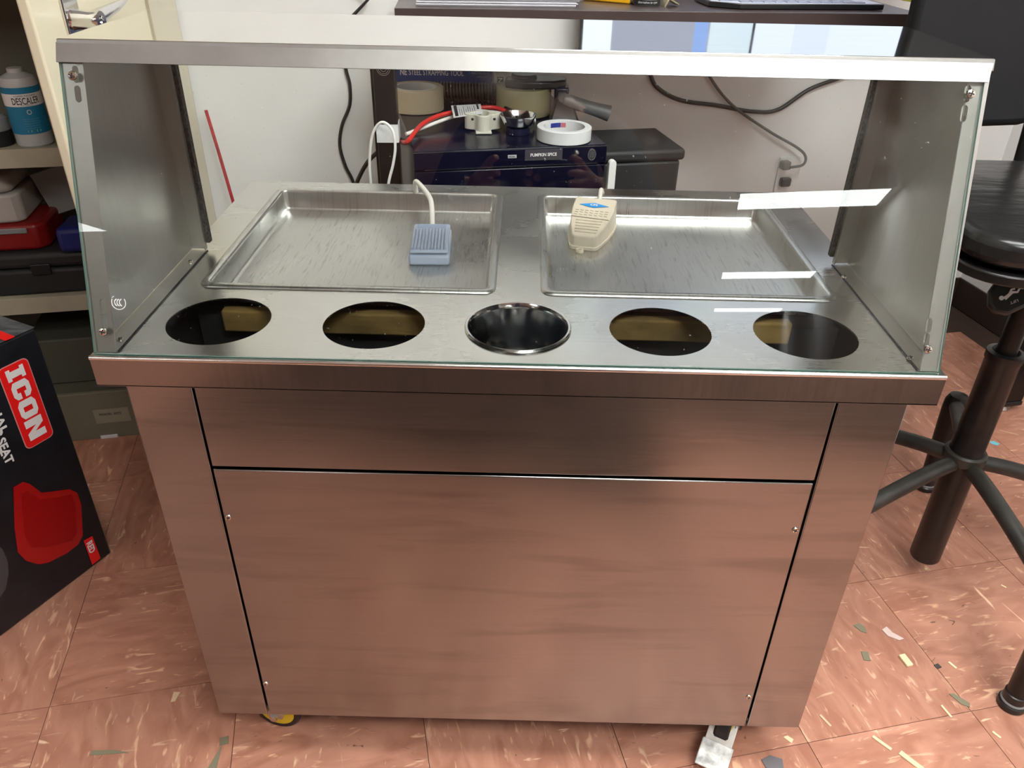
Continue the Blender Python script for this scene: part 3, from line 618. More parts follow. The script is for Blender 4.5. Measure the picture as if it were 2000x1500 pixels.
# RED flag
c1, c2, c3, c4 = fc(163, 1056), fc(180, 1047), fc(196, 1090), fc(180, 1103)
onface('red_flag', [c1, c2, c3, c4], M_rprint, cbod)
e = fc(177, 1068); text('flag_lettering', 'RED', Ms@Matrix.Translation((e[0], e[1], .0008))@Matrix.Rotation(-math.pi/2, 4, 'Z'), .028, .013, M_wprint, cbod, bold=.03)
# picture of the red seat
sp = [(26, 952), (45, 941), (58, 945), (80, 962), (100, 960), (135, 955), (150, 962), (158, 985), (161, 1045), (152, 1063), (130, 1080), (95, 1098), (75, 1102), (50, 1095), (34, 1078), (28, 1030)]
onface('seat_picture', [fc(*q) for q in sp][::-1], M_rgloss, cbod, .0012)
sp2 = [(40, 965), (52, 958), (78, 975), (105, 972), (138, 966), (146, 985), (150, 1040), (140, 1055), (95, 1068), (60, 1068), (48, 1050)]
onface('seat_hollow', [fc(*q) for q in sp2][::-1], mat('deep red seat', (.33, .002, .004), .3), cbod, .0016)
sp = [(-10, 1060), (4, 1072), (14, 1095), (16, 1120), (10, 1150), (0, 1165), (-10, 1168)]
onface('bracket_picture', [fc(*q) for q in sp][::-1], mat('grey bracket print', (.06, .06, .065), .4), cbod, .0012)
# film over the top edge
tp = [Vector((0, 0, BH+.0012)), uu*BL+Vector((0, 0, BH+.0012)), uu*BL+vv*BW+Vector((0, 0, BH+.0012)), vv*BW+Vector((0, 0, BH+.0012))]
MB().slab(tp, .001).build('shrink_film', M_film, cx)
q0 = U(0, 648, 2, BH)-A0; q1 = U(30, 660, 2, BH)-A0; q2 = U(12, 668, 2, BH)-A0; q3 = U(-15, 660, 2, BH)-A0
MB().slab([q+Vector((0, 0, .0022)) for q in (q0, q1, q2, q3)], .0006).build('top_flag', M_rprint, cx)

# ------------------------------------------------------------------ desk behind
DZ = .986; kk = 1.08
PL = U(770, 16, 2, DZ); PR = U(1804, 28, 2, DZ); dd = (PR-PL); dl = dd.length; dd.normalize(); db = Vector((-dd.y, dd.x, 0)); 
desk = thing('desk', 'tall standing desk with a dark brown top behind the cart', 'desk', (PL.x, PL.y, 0), math.atan2(dd.y, dd.x))
MB().box(0, dl, 0, .44, DZ-.026, DZ).build('desktop', M_desk, desk, bevel=.001)
LG = MB().box(-.050, -.008, .030, .075, .03, DZ-.027).build('leg', M_bkmetal, desk, bevel=.002)
MB().box(-.056, -.0505, .045, .075, .03, DZ-.027).build('leg_channel', M_bkmetal, LG)
MB().box(dl+.008, dl+.050, .030, .075, .03, DZ-.027).build('leg', M_bkmetal, desk, bevel=.002)
for x in (-.050, dl+.008): MB().box(x, x+.042, .02, .42, .0, .03).build('foot', M_bkmetal, desk, bevel=.004)
MB().box(-.008, dl+.008, .30, .34, DZ-.05, DZ-.027).build('cross_beam', M_bkmetal, desk)
# (the left leg is drawn toward the desk edge so that it stands beside the navy cabinet)
lw = MB().box(-.0508, -.0072, .0288, .0762, U(768, 278, 1, PL.y+.03).z, U(768, 243, 1, PL.y+.03).z).build('white_label', mat('crinkled white label', (.75, .77, .78), .5, bump=.8, bscale=60), LG)
q = U(750, 133, 1, PL.y+.03); Mo = frame((-.029, .0296, q.z), (1, 0, 0), (0, 0, 1)); rm = MB()
for r in (.013, .010, .006): rm.rev([(r-.0008, 0), (r, 0), (r, .0012), (r-.0008, .0012)], 32, Mo, closed=True)
rm.build('round_emblem', M_zinc, LG)

# ------------------------------------------------------------------ navy cabinet under the desk
NO = UP(807, 296, (0, .78, 0), B); NR = UP(1186, 285, (0, .78, 0), B); nw = (NR-NO).dot(D); NZ = (NO.z+NR.z)/2
nav = thing('drawer_cabinet', 'glossy navy-black cabinet labelled PUMPKIN SPICE beneath the desk', 'cabinet', (NO.x, NO.y, 0), TH)
MB().box(0, nw, .003, .46, .0, NZ).build('cabinet_body', M_navy, nav, bevel=.003)
fd = MB().box(.0, nw, -.002, .0025, NZ-.0345, NZ-.0005).build('top_rail', M_navy, nav, bevel=.002)
dd_ = MB().box(.002, nw-.002, -.003, .0025, .03, NZ-.037).build('front_door', M_navy, nav, bevel=.002)
ln = mat('thin silver line', (.35, .36, .40), .3, 1)
MB().box(0, nw, -.0028, -.0020, NZ-.0012, NZ-.0003).box(.02, nw-.02, -.0028, -.0020, NZ-.0345, NZ-.0338).build('silver_line', ln, fd)
def nf(px, py): q = UP(px, py, (NO.x, NO.y, 0), B)-Vector((NO.x, NO.y, 0)); return (q.dot(D), q.z)
a = nf(1025, 292); c = nf(1097, 310); MB().box(a[0], c[0], -.0032, -.002, c[1], a[1]).build('label_plate', mat('dark grey plate', (.055, .05, .06), .4), fd)
a = nf(1061, 301); text('label_lettering', 'PUMPKIN SPICE', frame((a[0], -.0036, a[1]), (1, 0, 0), (0, 0, 1)), .052, .0062, M_wprint, fd, bold=.02)
a = nf(1000, 305); MB().box(a[0]-.0085, a[0]+.0085, -.003, -.002, a[1]-.003, a[1]+.003).build('small_badge', mat('silver badge', (.5, .5, .52), .4), fd)
text('badge_lettering', 'PEARL', frame((a[0], -.0033, a[1]), (1, 0, 0), (0, 0, 1)), .013, .003, M_kprint, fd)
a = nf(1125, 297); MB().rev([(.0045, 0), (.0045, .006), (.003, .0085), (0, .009)], 20, frame((a[0], -.002, a[1]), (1, 0, 0), (0, 0, 1))).build('knob', M_zinc, fd)
a = nf(1155, 301); MB().prism([(x*.0085, y*.0115) for x, y in circ(0, 0, 1, 28)], 0, .002, frame((a[0], -.002, a[1]), (1, 0, 0), (0, 0, 1))).build('oval_badge', M_zinc, fd)
MB().prism([(x*.0068, y*.0098) for x, y in circ(0, 0, 1, 28)], .002, .0026, frame((a[0], -.002, a[1]), (1, 0, 0), (0, 0, 1))).build('oval_badge_face', mat('badge dark', (.05, .05, .06), .3), fd)
text('badge_lettering', '15', frame((a[0], -.0048, a[1]), (1, 0, 0), (0, 0, 1)), .006, .010, M_zinc, fd)
# white bracket standing right of it
q = UP(1190, 345, (0, .80, 0), B)
tag(MB().prism(rrect(-.0075, .0075, .0, .72, .007), 0, .012, frame((q.x, q.y-.012, 0), D, (0, 0, 1))).build('wall_bracket', M_white, None, bevel=.001), 'slim white upright bar beside the navy cabinet', 'bar')
# black bin on the right behind
q = U(1307, 262, 2, NZ)
bn = thing('plastic_bin', 'matte black bin to the right of the navy cabinet', 'bin', (.172, .895, 0), TH)
MB().add([(.03, 0, 0), (.165, 0, 0), (.165, .12, 0), (.03, .12, 0), (.0, -.0, .690), (.17, -.0, .690), (.17, .17, .690), (0, .17, .690)], [(0, 1, 2, 3), (4, 5, 6, 7), (0, 1, 5, 4), (1, 2, 6, 5), (2, 3, 7, 6), (3, 0, 4, 7)]).build('bin_body', mat('matte black bin', (.018, .018, .018), .6), bn, bevel=.006)
MB().box(-.004, .178, -.004, .176, .6905, .715).build('bin_rim', bpy.data.materials['matte black bin'], bn, bevel=.008, seg=3)

# ---- things on the navy cabinet
def ring(name, r1, r0, h, m, mcore, loc, label, cat, tilt=None):
    t = thing(name, label, cat, loc)
    T = tilt or Matrix.Identity(4)
    MB().rev([(r0+.004, .0), (r1-.001, 0), (r1, .001), (r1, h-.001), (r1-.001, h), (r0+.004, h)], 48, T, closed=True).build('tape_layer', m, t)
    MB().rev([(r0, .0003), (r0+.0038, .0003), (r0+.0038, h-.0003), (r0, h-.0003)], 48, T, closed=True).build('core', mcore, t)
    return t
NT = NZ+.001
q = U(1100, 262, 2, NT); wt = ring('tape_roll', .054, .041, .025, mat('white tape', (.72, .73, .74), .4), mat('white card core', (.70, .70, .70), .7), (.0835, .852, NT), 'white tape roll lying flat on the front of the navy cabinet', 'tape')
wc = wt.children[1]
MB().add([(.0408*math.cos(a), .0408*math.sin(a), z) for a in (1.7, 1.9, 2.1, 2.25) for z in (.012, .021)], [(0, 2, 3, 1), (2, 4, 5, 3), (4, 6, 7, 5)]).build('core_print', mat('navy red flag print', (.02, .03, .25), .6), wc, smooth=0)
MB().add([(.0408*math.cos(a), .0408*math.sin(a), z) for a in (1.45, 1.6, 1.69) for z in (.012, .021)], [(0, 2, 3, 1), (2, 4, 5, 3)]).build('core_print', mat('pink print', (.55, .15, .18), .6), wc, smooth=0)
q = U(812, 222, 2, NT); ring('tape_roll', .060, .042, .048, mat('kraft masking tape', (.47, .39, .27), .6, noise=.06, nscale=60, stretch=(1, 1, 30)), bpy.data.materials['white card core'], (-.235, 1.075, NT), 'beige masking tape roll behind the black desk leg', 'tape')
# coiled spring hose
hp = []; q0 = U(845, 192, 2, NT); q1 = U(968, 196, 2, NT)
cs = Vector((-.205, 1.165, NT+.021)); ce = Vector((-.045, 1.165, NT+.021))
cm = MB().tube([cs.lerp(ce, i/12) for i in range(13)], .0175, 20); hs = thing('coiled_hose', 'dark coiled wire hose lying under the blue and white tool box', 'hose', (0, 0, 0))
cm.build('inner_tube', M_black, hs)
pts = []
for i in range(22*14+1):
    a = 2*math.pi*i/14; pts.append(cs.lerp(ce, i/(22*14))+Vector((0, math.cos(a)*.0195, math.sin(a)*.0195)))
MB().tube(pts, .0011, 6).build('wire_coil', mat('dull wire', (.30, .30, .28), .4, .8), hs)
# steel strapping tool box on the coil and a rear support
sb = thing('tool_box_carton', 'blue and white carton printed STEEL STRAPPING TOOL at the back of the navy cabinet', 'box', (-.300, 1.205, NT), .0)
zb0 = U(900, 172, 1, 1.205).z; x0 = U(783, 150, 1, 1.205).x; x1 = U(963, 150, 1, 1.205).x; zb1 = U(900, 130, 1, 1.205).z
sbb = MB().box(x0+.300-.05, x1+.300, 0, .07, 0, .15).build('carton_body', mat('white carton', (.62, .62, .62), .6), sb, bevel=.002)
zsp = U(900, 163, 1, 1.205).z-NT
MB().box(x0+.300-.045, x1+.298, -.0012, -.0002, zsp, .148).build('blue_band', mat('blue print', (.03, .07, .28), .5), sbb)
q = U(852, 142, 1, 1.203); text('lettering', 'STEEL STRAPPING TOOL', frame((q.x+.300, -.0016, q.z-NT), (1, 0, 0), (0, 0, 1)), .128, .0125, M_wprint, sbb, bold=.01)
q = U(788, 140, 1, 1.203); text('lettering', 'NE', frame((q.x+.300, -.0016, q.z-NT), (1, 0, 0), (0, 0, 1)), .016, .015, M_wprint, sbb, bold=.03)
q = U(936, 143, 1, 1.203); text('lettering', '1-800-295-5510', frame((q.x+.300, -.0016, q.z-NT), (1, 0, 0), (0, 0, 1)), .045, .005, bpy.data.materials['pale teal'], sbb)
q = U(941, 150, 1, 1.203); text('lettering', 'uline.com', frame((q.x+.300, -.0016, q.z-NT), (1, 0, 0), (0, 0, 1)), .022, .003, bpy.data.materials['pale teal'], sbb)
ub = thing('narrow_carton', 'narrow white carton with a black U block beside the strapping tool box', 'box', (x1+.004, 1.19, NT), 0)
ubb = MB().box(0, .030, 0, .07, 0, .16).build('carton_body', bpy.data.materials['white carton'], ub, bevel=.002)
q = U(977, 158, 1, 1.19); MB().box(q.x-x1-.004-.007, q.x-x1-.004+.007, -.0012, -.0002, .0, q.z-NT+.009).build('black_block', M_kprint, ubb)
text('lettering', 'NU', frame((q.x-x1-.004, -.0016, q.z-NT-.004), (0, 0, -1), (1, 0, 0)), .022, .010, M_wprint, ubb, bold=.02)
# packing tape gun
tg = thing('tape_dispenser', 'packing tape gun with a grey handle and a big olive tape roll', 'tape dispenser', (.037, 1.055, NT), 0)
MB().rev([(.038, 0), (.060, 0), (.060, .056), (.038, .056)], 48, Matrix.Translation((-.035, 0, .002)), closed=True).build('packing_tape', mat('olive tan packing tape', (.30, .27, .16), .25), tg)
MB().prism([(-.060, -.030), (-.02, -.045), (.045, -.035), (.070, -.015), (.072, .012), (.03, .035), (-.03, .035), (-.06, .01)], .058, .075, Matrix.Translation((-.015, 0, 0))).prism(circ(-.035, 0, .028, 24), .059, .083).build('side_frame', M_black, tg, bevel=.004)
MB().box(.032, .062, -.035, .02, .0, .062).build('brake_block', mat('dark navy plastic', (.01, .012, .03), .4), tg, bevel=.004)
MB().add([(.02, -.10, 0), (.085, -.085, 0), (.085, -.03, 0), (.02, -.03, 0), (.035, -.06, .045), (.065, -.055, .045), (.065, -.03, .045), (.035, -.03, .045)], [(0, 1, 2, 3), (4, 5, 6, 7), (0, 1, 5, 4), (1, 2, 6, 5), (2, 3, 7, 6), (3, 0, 4, 7)]).build('cutter_guard', M_black, tg, bevel=.003)
ga = U(1108, 195, 1, 1.0)-Vector((.045, 1.055, NT)); gb = U(1197, 222, 1, 1.0)-Vector((.045, 1.055, NT))
gpth = [ga.lerp(gb, i/8) for i in range(9)]
MB().tube(gpth, [.0125, .0145, .0140, .0135, .0135, .0138, .0145, .0155, .0168], 20).build('handle', mat('grey rubber handle', (.12, .12, .12), .45), tg)
MB().tube([ga+Vector((-.004, 0, .014)), ga+Vector((-.004, 0, -.036))], .009, 12).build('handle_post', bpy.data.materials['grey rubber handle'], tg)
# metal dish
q = U(1007, 262, 2, NT); ds = thing('metal_dish', 'shiny metal dish on a dark stem left of the white tape roll', 'dish', (-.0085, .888, NT))
MB().rev([(.020, .018), (.027, .022), (.0355, .037), (.0365, .037), (.0365, .035), (.0285, .018), (.020, .014), (0, .014), (0, .018)], 40).build('dish', M_chrome, ds)
MB().rev([(.024, 0), (.024, .012), (.02, .014), (0, .014)], 30).build('stem', mat('dark blue plastic base', (.008, .008, .03), .3), ds)
MB().tube([(-.003, 0, .018), (-.003, 0, .034)], .002, 8).tube([(.006, -.004, .018), (.006, -.004, .031)], .002, 8).build('centre_pin', M_chrome, ds)
# white clamp shaped plastic piece
wq = thing('plastic_coupling', 'off-white scalloped plastic coupling with small holes beside the metal dish', 'coupling', (-.080, .905, NT), .1)
sc_ = []
for i in range(48):
    a = 2*math.pi*i/48; r = .031+.006*math.cos(4*a); sc_.append((r*math.cos(a), r*math.sin(a)*.85))
oc = plate('shell', [sc_, [(x*.72, y*.72) for x, y in sc_]], .004, .034, mat('off white plastic', (.60, .58, .50), .45), wq, bevel=.001)
for x in (-.026, .026): MB().rev([(.0028, 0), (0, .001)], 14, frame((x*.85, -.0225, .027), (1, 0, 0), (0, 0, 1))).build('screw_hole', M_kprint, wq)
MB().box(-.016, .016, -.034, .034, .0, .004).build('foot', bpy.data.materials['off white plastic'], wq, bevel=.001)
# battery cable with tag
bc = thing('jumper_cable', 'red and white cable pair with a printed tag and black sleeve', 'cable')
def NB(px, py, z): return U(px, py, 2, z)
rp = [NB(780, 305, NZ+.003), NB(796, 276, NZ+.008), NB(822, 245, NZ+.018), NB(852, 228, NZ+.024), NB(885, 219, NZ+.028), NB(930, 211, NZ+.030), NB(965, 210, NZ+.030), NB(988, 217, NZ+.026)]
rp[0] = Vector((-.250, .915, NZ-.03)); 
MB().tube(smoothpath(rp), .0045, 12).build('red_lead', M_rcab, bc)
MB().tube(smoothpath([NB(793, 262, NZ+.004), NB(830, 248, NZ+.010), NB(885, 228, NZ+.018), NB(930, 219, NZ+.022), NB(970, 220, NZ+.022), NB(1000, 231, NZ+.018), NB(1012, 238, NZ+.014)]), .0036, 10).build('white_lead', M_cable, bc)
MB().tube([NB(986, 214, NZ+.026), NB(1042, 236, NZ+.016)], .0072, 12).build('black_sleeve', M_black, bc)
MB().tube(smoothpath([NB(1026, 226, NZ+.02), NB(1038, 224, NZ+.026), NB(1044, 234, NZ+.02), NB(1043, 244, NZ+.006)]), .0026, 8).build('wire_end', M_cable, bc)
ta = [NB(886, 230, NZ+.03), NB(942, 222, NZ+.032), NB(939, 203, NZ+.040), NB(881, 206, NZ+.040)]
tgp = MB().slab(ta, .0006).build('paper_tag', mat('tag paper', (.55, .56, .58), .6), bc)
tr = (ta[1]-ta[0]); tu = (ta[3]-ta[0]); tn = tr.cross(tu).normalized()
tl = MB()
def tq(a, b, c, d, e=.0008): tl.slab([ta[0]+tr*x+tu*y+tn*e for x, y in ((a, c), (b, c), (b, d), (a, d))], .0003)
tq(.07, .18, .08, .92)
for i in range(8): tq(.24+i*.075, .255+i*.075, .1, .5+.4*random.random())
tq(.87, .93, .4, .9)
tl.build('tag_print', M_kprint, tgp)

# ------------------------------------------------------------------ cables near the leg and on the wall
def wallpt(px, py, off=.006): return UP(px, py, K-B*off, B)
tag(MB().tube(smoothpath([wallpt(672, 60), wallpt(675, 130), wallpt(683, 165), wallpt(683, 205), wallpt(668, 245), wallpt(664, 285), wallpt(675, 325), wallpt(690, 356), wallpt(708, 420)]), .0042, 10).build('power_cord', M_bkcab, None), 'thin black cord hanging down the white wall left of the desk leg', 'cord')
q = [UP(x, y, Vector((0, 1.05, 0)), (0, 1, 0)) for x, y in ((790, 268), (755, 285), (722, 312), (702, 345), (690, 380), (684, 430))]
tag(MB().tube(smoothpath(q), .0048, 10).build('power_cord', M_bkcab, None), 'black cord curving out from behind the desk leg', 'cord')
yl = PL.y+.02
q = [U(x, y, 1, yl-.004*i) for i, (x, y) in enumerate(((728, 400), (724, 355), (722, 310), (728, 262), (745, 239), (765, 252), (772, 285), (768, 320), (759, 358), (757, 400)))]
tag(MB().tube(smoothpath(q), .0028, 10).build('cable_loop', M_white, None), 'white cable looped up over the black desk leg', 'cable')
q = [wallpt(1240, 60), wallpt(1268, 140), wallpt(1285, 172), wallpt(1330, 196), wallpt(1400, 206), wallpt(1470, 218), wallpt(1520, 214), wallpt(1580, 175), wallpt(1640, 152), wallpt(1720, 120)]
tag(MB().tube(smoothpath(q), .0055, 10).build('power_cord', M_bkcab, None), 'thick black cord sagging across the wall behind the right pan', 'cord')
cord = thing('plug_cord', 'grey cord with a plug in the wall outlet', 'cord')
q = [wallpt(1340, 60, .008), wallpt(1385, 148, .008), wallpt(1430, 205, .012), wallpt(1500, 255, .014), wallpt(1555, 287, .02), wallpt(1573, 305, .03), wallpt(1568, 322, .035), wallpt(1543, 327, .032)]
MB().tube(smoothpath(q), .0038, 10).build('lead', M_grcab, cord)
pc = wallpt(1533, 322, .016); MB().box(-.013, .013, -.012, .012, -.010, .014, frame(pc, D, (0, 0, 1))).build('plug', mat('grey plug', (.16, .14, .13), .5), cord, bevel=.004)
oc = wallpt(1538, 340, .0); ol = thing('wall_outlet', 'white wall outlet with a plug and a dark lower socket', 'outlet', (oc.x, oc.y, oc.z), TH)
pl_ = MB().prism(rrect(-.036, .036, -.062, .052, .004), .0, .005, frame((0, -.0001, 0), (1, 0, 0), (0, 0, 1))).build('cover_plate', M_wall, ol, bevel=.0015)
MB().prism(rrect(-.016, .016, -.012, .014, .006), .005, .020, frame((-.010, 0, -.020), (1, 0, 0), (0, 0, 1))).build('lower_plug', M_black, ol, bevel=.003)
# red strap / pole behind
tag(MB().tube([wallpt(402, 215, .03), wallpt(428, 300, .04), wallpt(460, 410, .05), wallpt(480, 480, .055)], .0042, 8).build('red_pole', mat('worn red paint', (.42, .02, .03), .4, noise=.4, nscale=80), None), 'thin worn red rod leaning on the wall beside the cream cabinet', 'rod')
tag(MB().tube([wallpt(690, -20, .01), wallpt(720, -2, .02), wallpt(690, 30, .02), wallpt(650, 75, .02)], .004, 8).build('power_cord', M_bkcab, None), 'short black cord showing above the canopy left of the desk', 'cord')

# ------------------------------------------------------------------ things on the desk
def dz(px, py, z=DZ): return U(px, py, 2, z)
# paper stack
a = dz(822, 12); c = dz(1160, 19); mid = dz(960, 21)
pw = (c-a).length
base = thing('paper_stack', 'thick stack of loose white paper on the desk above the glass canopy', 'papers', (a.x, a.y, DZ), math.atan2(dd.y, dd.x))
for i in range(16):
    ox = random.uniform(-.006, .006); oy = random.uniform(-.003, .004)
    MB().box(-.004+ox, .292+ox, .006+oy, .222+oy, .0004+i*.0021, .0018+i*.0021).build('paper_sheaf', M_paper, base)
# yellow utility knife, cup, binder clip, pen barrel, keyboard
q = dz(1238, 8); t = thing('utility_knife', 'yellow and grey hand tool lying right of the paper stack', 'tool', (q.x-.004, q.y+.004, DZ), math.radians(152))
MB().box(0, .10, -.011, .011, .0, .018).build('body', mat('yellow plastic', (.80, .42, .01), .35), t, bevel=.003)
MB().rev([(.010, -.024), (.010, 0), (0, 0)], 20, frame((0, 0, .010), (0, 1, 0), (0, 0, 1))).tube([(-.026, 0, .010), (.004, 0, .010)], .009, 16).build('nose', M_zinc, t)
q = dz(1265, 13); t = thing('drinks_can', 'dark tin with a band of small white lettering on the desk', 'tin', (q.x, q.y+.026, DZ))
MB().rev([(0, 0), (.024, 0), (.026, .002), (.026, .045), (0, .045)], 32).build('tin_body', mat('silver tin', (.5, .55, .55), .3, .6), t)
MB().rev([(.0262, .002), (.0265, .002), (.0265, .011), (.0262, .011)], 32, closed=True).build('black_band', M_kprint, t)
wraptext('alternative to cyan', .0267, .0065, .040, .0055, -math.pi/2, M_wprint, t, .01)
q = dz(1310, 14); t = thing('binder_clip', 'small brass coloured angle bracket on the desk', 'bracket', (q.x-.012, q.y, DZ), .3)
Mbr = mat('aged brass', (.45, .40, .24), .4, .7)
MB().box(0, .003, 0, .02, 0, .018, Matrix.Rotation(.5, 4, 'Y')).box(0, .026, 0, .022, -.003, .0, Matrix.Translation((.008, 0, .016))@Matrix.Rotation(.45, 4, 'Y')).build('plate', Mbr, t, bevel=.0008)
q = dz(1385, 9); tag(MB().rev([(0, -.004), (.0028, -.0028), (.004, 0), (.0028, .0028), (0, .004)], 16, Matrix.Translation((q.x, q.y, DZ+.004))).build('steel_ball', M_chrome, None), 'tiny steel ball beside the keyboard', 'ball')
q = dz(1445, 19); kb = thing('keyboard', 'black keyboard with pale lit keys on the right of the desk', 'keyboard', (q.x, q.y, DZ), math.atan2(dd.y, dd.x)+.035)
kbb = MB().prism([(0, 0), (.285, .004), (.285, .13), (-.05, .13), (-.05, .035)], .001, .010).build('case', M_black, kb, bevel=.001)
MB().prism([(.003, .002), (.282, .006), (.282, .128), (-.046, .128), (-.046, .036)], .0101, .0112).build('deck', mat('pale deck', (.55, .58, .68), .4), kb)
for r in range(5):
    for c_ in range(12):
        x = -.03+c_*.0225+(.012 if r < 1 else 0); y = .010+r*.0215
        if x+y*1.3 < .004: continue
        MB().box(x, x+.0195, y, y+.0185, .0112, .0132).build('key', mat('key grey', (.30, .32, .42), .4) if 'key grey' not in bpy.data.materials else bpy.data.materials['key grey'], kb)
q = dz(1790, 6); t = thing('marker', 'yellow-green strip of tape flags at the right end of the desk', 'stationery', (q.x, q.y, DZ), .3)
MB().box(0, .012, 0, .05, 0, .006).build('pad', mat('lime yellow', (.60, .65, .03), .5), t, bevel=.001)
MB().box(-.001, .016, -.006, .0, 0, .0035).build('clip', M_black, t)
# monitors (seen only as reflections in the canopy top)
def monitor(xc, yc, wd, label, segs, rz=0):
    t = thing('monitor', label, 'monitor', (xc, yc, DZ), rz)
    MB().box(-.10, .10, -.02, .14, 0, .010).build('stand_base', M_black, t, bevel=.003)
    MB().box(-.025, .025, .055, .075, .010, .20).build('stand_neck', M_black, t)
    MB().box(-wd/2-.008, wd/2+.008, .0, .045, .105, .44).build('housing', M_black, t, bevel=.004)
    s_ = MB().box(-wd/2, wd/2, -.0012, -.0002, .113, .432).build('screen', mat('lit screen %s' % xc, (.02, .02, .02), .3, emit=(*segs[0][2], 1)), t)
    for i, (a, b_, cc) in enumerate(segs[1:]):
        MB().box(-wd/2+a*wd, -wd/2+b_*wd, -.0022-.0002*i, -.0013, .113, .432).build('screen_window', mat('lit window %s %d' % (xc, i), (.02, .02, .02), .3, emit=(*cc, 1)), s_)
    return t
monitor(.340, 1.30, .40, 'left black monitor on the desk showing a grey-blue desktop', [(0, 1, (.30, .33, .42)), (0, .17, (.78, .90, .95)), (.66, .74, (.22, .36, .72)), (.75, 1, (.60, .72, .80))])
m2 = monitor(.765, 1.36, .43, 'right black monitor on the desk showing a white document', [(0, 1, (.72, .80, .95)), (.25, .45, (.66, .74, .93))])

# ------------------------------------------------------------------ stool on the right
SX, SY = .829, .433
stl = thing('drafting_stool', 'black drafting stool with a round base and tall column right of the cart', 'stool', (SX, SY, 0), 0)
MB().rev([(.026, .05), (.028, .053), (.028, .30), (.030, .302), (.030, .318), (.028, .322), (.028, .505), (.0300, .508), (.0300, .522), (.022, .524), (.0175, .518), (0, .518)], 40).build('column_tube', M_bkmetal, stl)
MB().rev([(.033, .292), (.036, .296), (.036, .312), (.033, .316), (.028, .316), (.028, .292)], 40, closed=True).build('hub_ring', M_grime, stl)
MB().rev([(.0165, .515), (.0165, .70), (0, .70)], 28).build('piston', M_bkmetal, stl)
RL = .308
for k in range(5):
    a = math.radians((-84, -11, 64.5, 133, 205)[k]); cx_, sy_ = math.cos(a), math.sin(a)
    pth = [(cx_*r, sy_*r, z) for r, z in ((.026, .292), (.08, .286), (.16, .270), (.24, .250), (RL-.012, .236), (RL, .222))]
    lg = MB().tube(smoothpath(pth, 4), [.0155]*4*5+[.014] if False else .0145, 14).build('leg', M_grime, stl)
    MB().tube([(cx_*RL, sy_*RL, z) for z in (.262, .258, .245, .225, .030)], [.008, .018, .024, .025, .0165], 18).build('leg_stem', M_bkmetal, lg)
    MB().rev([(.019, 0), (.0225, .003), (.0225, .012), (.019, .016), (.0185, .034), (.015, .036), (0, .036)], 28, Matrix.Translation((cx_*RL, sy_*RL, 0))).build('foot_glide', M_black, lg)
    MB().rev([(.0195, .014), (.0208, .016), (.0195, .019)], 28, Matrix.Translation((cx_*RL, sy_*RL, 0))).build('grey_ring', mat('grey rubber ring', (.22, .22, .22), .5) if k == 0 else bpy.data.materials['grey rubber ring'], lg)
# seat mechanism and seat
MB().box(-.19, .16, -.020, .022, .682, .727, Matrix.Rotation(math.radians(-4), 4, 'Z')).build('seat_bracket', M_bkmetal, stl, bevel=.004)
MB().tube([(-.05, -.02, .690), (-.05, -.0, .665), (.0, .0, .665)], .006, 8).build('lever_rod', M_bkmetal, stl)
# lever paddle with a lying figure pictogram and the word LIFT
Pq = U(1972, 578, 1, .36)-Vector((SX, SY, 0)); nC = (CAM-U(1972, 578, 1, .36)).normalized(); nC = Vector((-.2, -.78, .6)).normalized()
Mp = frame(Pq, (1, .10, -.25), (0.1, .5, .9)); 
Mp = frame(Pq, Vector((1, 0, 0))-nC*nC.x, Vector((0, 0, 1))-nC*nC.z)
ol_ = [(x*.040, y*.030+.010*x*0) for x, y in circ(0, 0, 1, 36)]
pdl = MB().prism([(-.030, -.014), (-.022, -.026), (-.004, -.030), (.02, -.018), (.042, .004), (.045, .022), (.030, .031), (.004, .032), (-.018, .024), (-.029, .008)], -.010, .004, Mp).build('lift_paddle', mat('dark grey green plastic', (.022, .026, .024), .4), stl, bevel=.005, seg=3)
pg = MB(); 
pg.prism([(x*.0035-.013, y*.0035-.004) for x, y in circ(0, 0, 1, 16)], .0042, .0052, Mp)
pg.prism([(-.011, -.003), (-.007, -.007), (.003, .003), (.010, .0035), (.013, .0095), (.018, .0095), (.018, .0115), (.0115, .0115), (.0085, .006), (.001, .0065)], .0042, .0052, Mp)
pg.prism([(-.0035, .003), (-.0015, .002), (.002, .008), (.006, .009), (.006, .011), (.0, .010)], .0042, .0052, Mp)
pg.build('pictogram', M_wprint, pdl, smooth=0)
text('lettering', 'LIFT', Mp@Matrix.Translation((.004, -.010, .0046))@Matrix.Rotation(math.radians(-160), 4, 'Z'), .012, .004, M_wprint, pdl)
seat_out = rrect(-.215, .215, -.20, .20, .07, 8)
sm = mat('wrinkled black vinyl', (.012, .012, .012), .26, spec=.4, bump=.9, bscale=9, stretch=(1, 3, 1))
MB().prism(seat_out, .728, .744).build('seat_pan', M_bkmetal, stl, bevel=.003)
MB().prism([(x*1.0, y*1.0) for x, y in seat_out], .750, .792).build('seat_cushion', sm, stl, bevel=.014, seg=4)
bk = [(-.26, .3), (-.262, -.16), (-.23, -.23), (-.15, -.262), (-.05, -.255), (.06, -.22), (.18, -.15), (.25, -.02), (.26, .3)]
Mb = frame((.06, .24, 1.10), (1, -.05, 0), (.0, .12, 1))
MB().prism(bk, -.02, .02, Mb).build('backrest', mat('black mesh back', (.009, .009, .010), .6, spec=.25, bump=.4, bscale=25), stl, bevel=.012, seg=3)
MB().tube([(.06, .10, .70), (.06, .24, .76), (.06, .262, .95)], .012, 10).build('back_upright', M_bkmetal, stl)
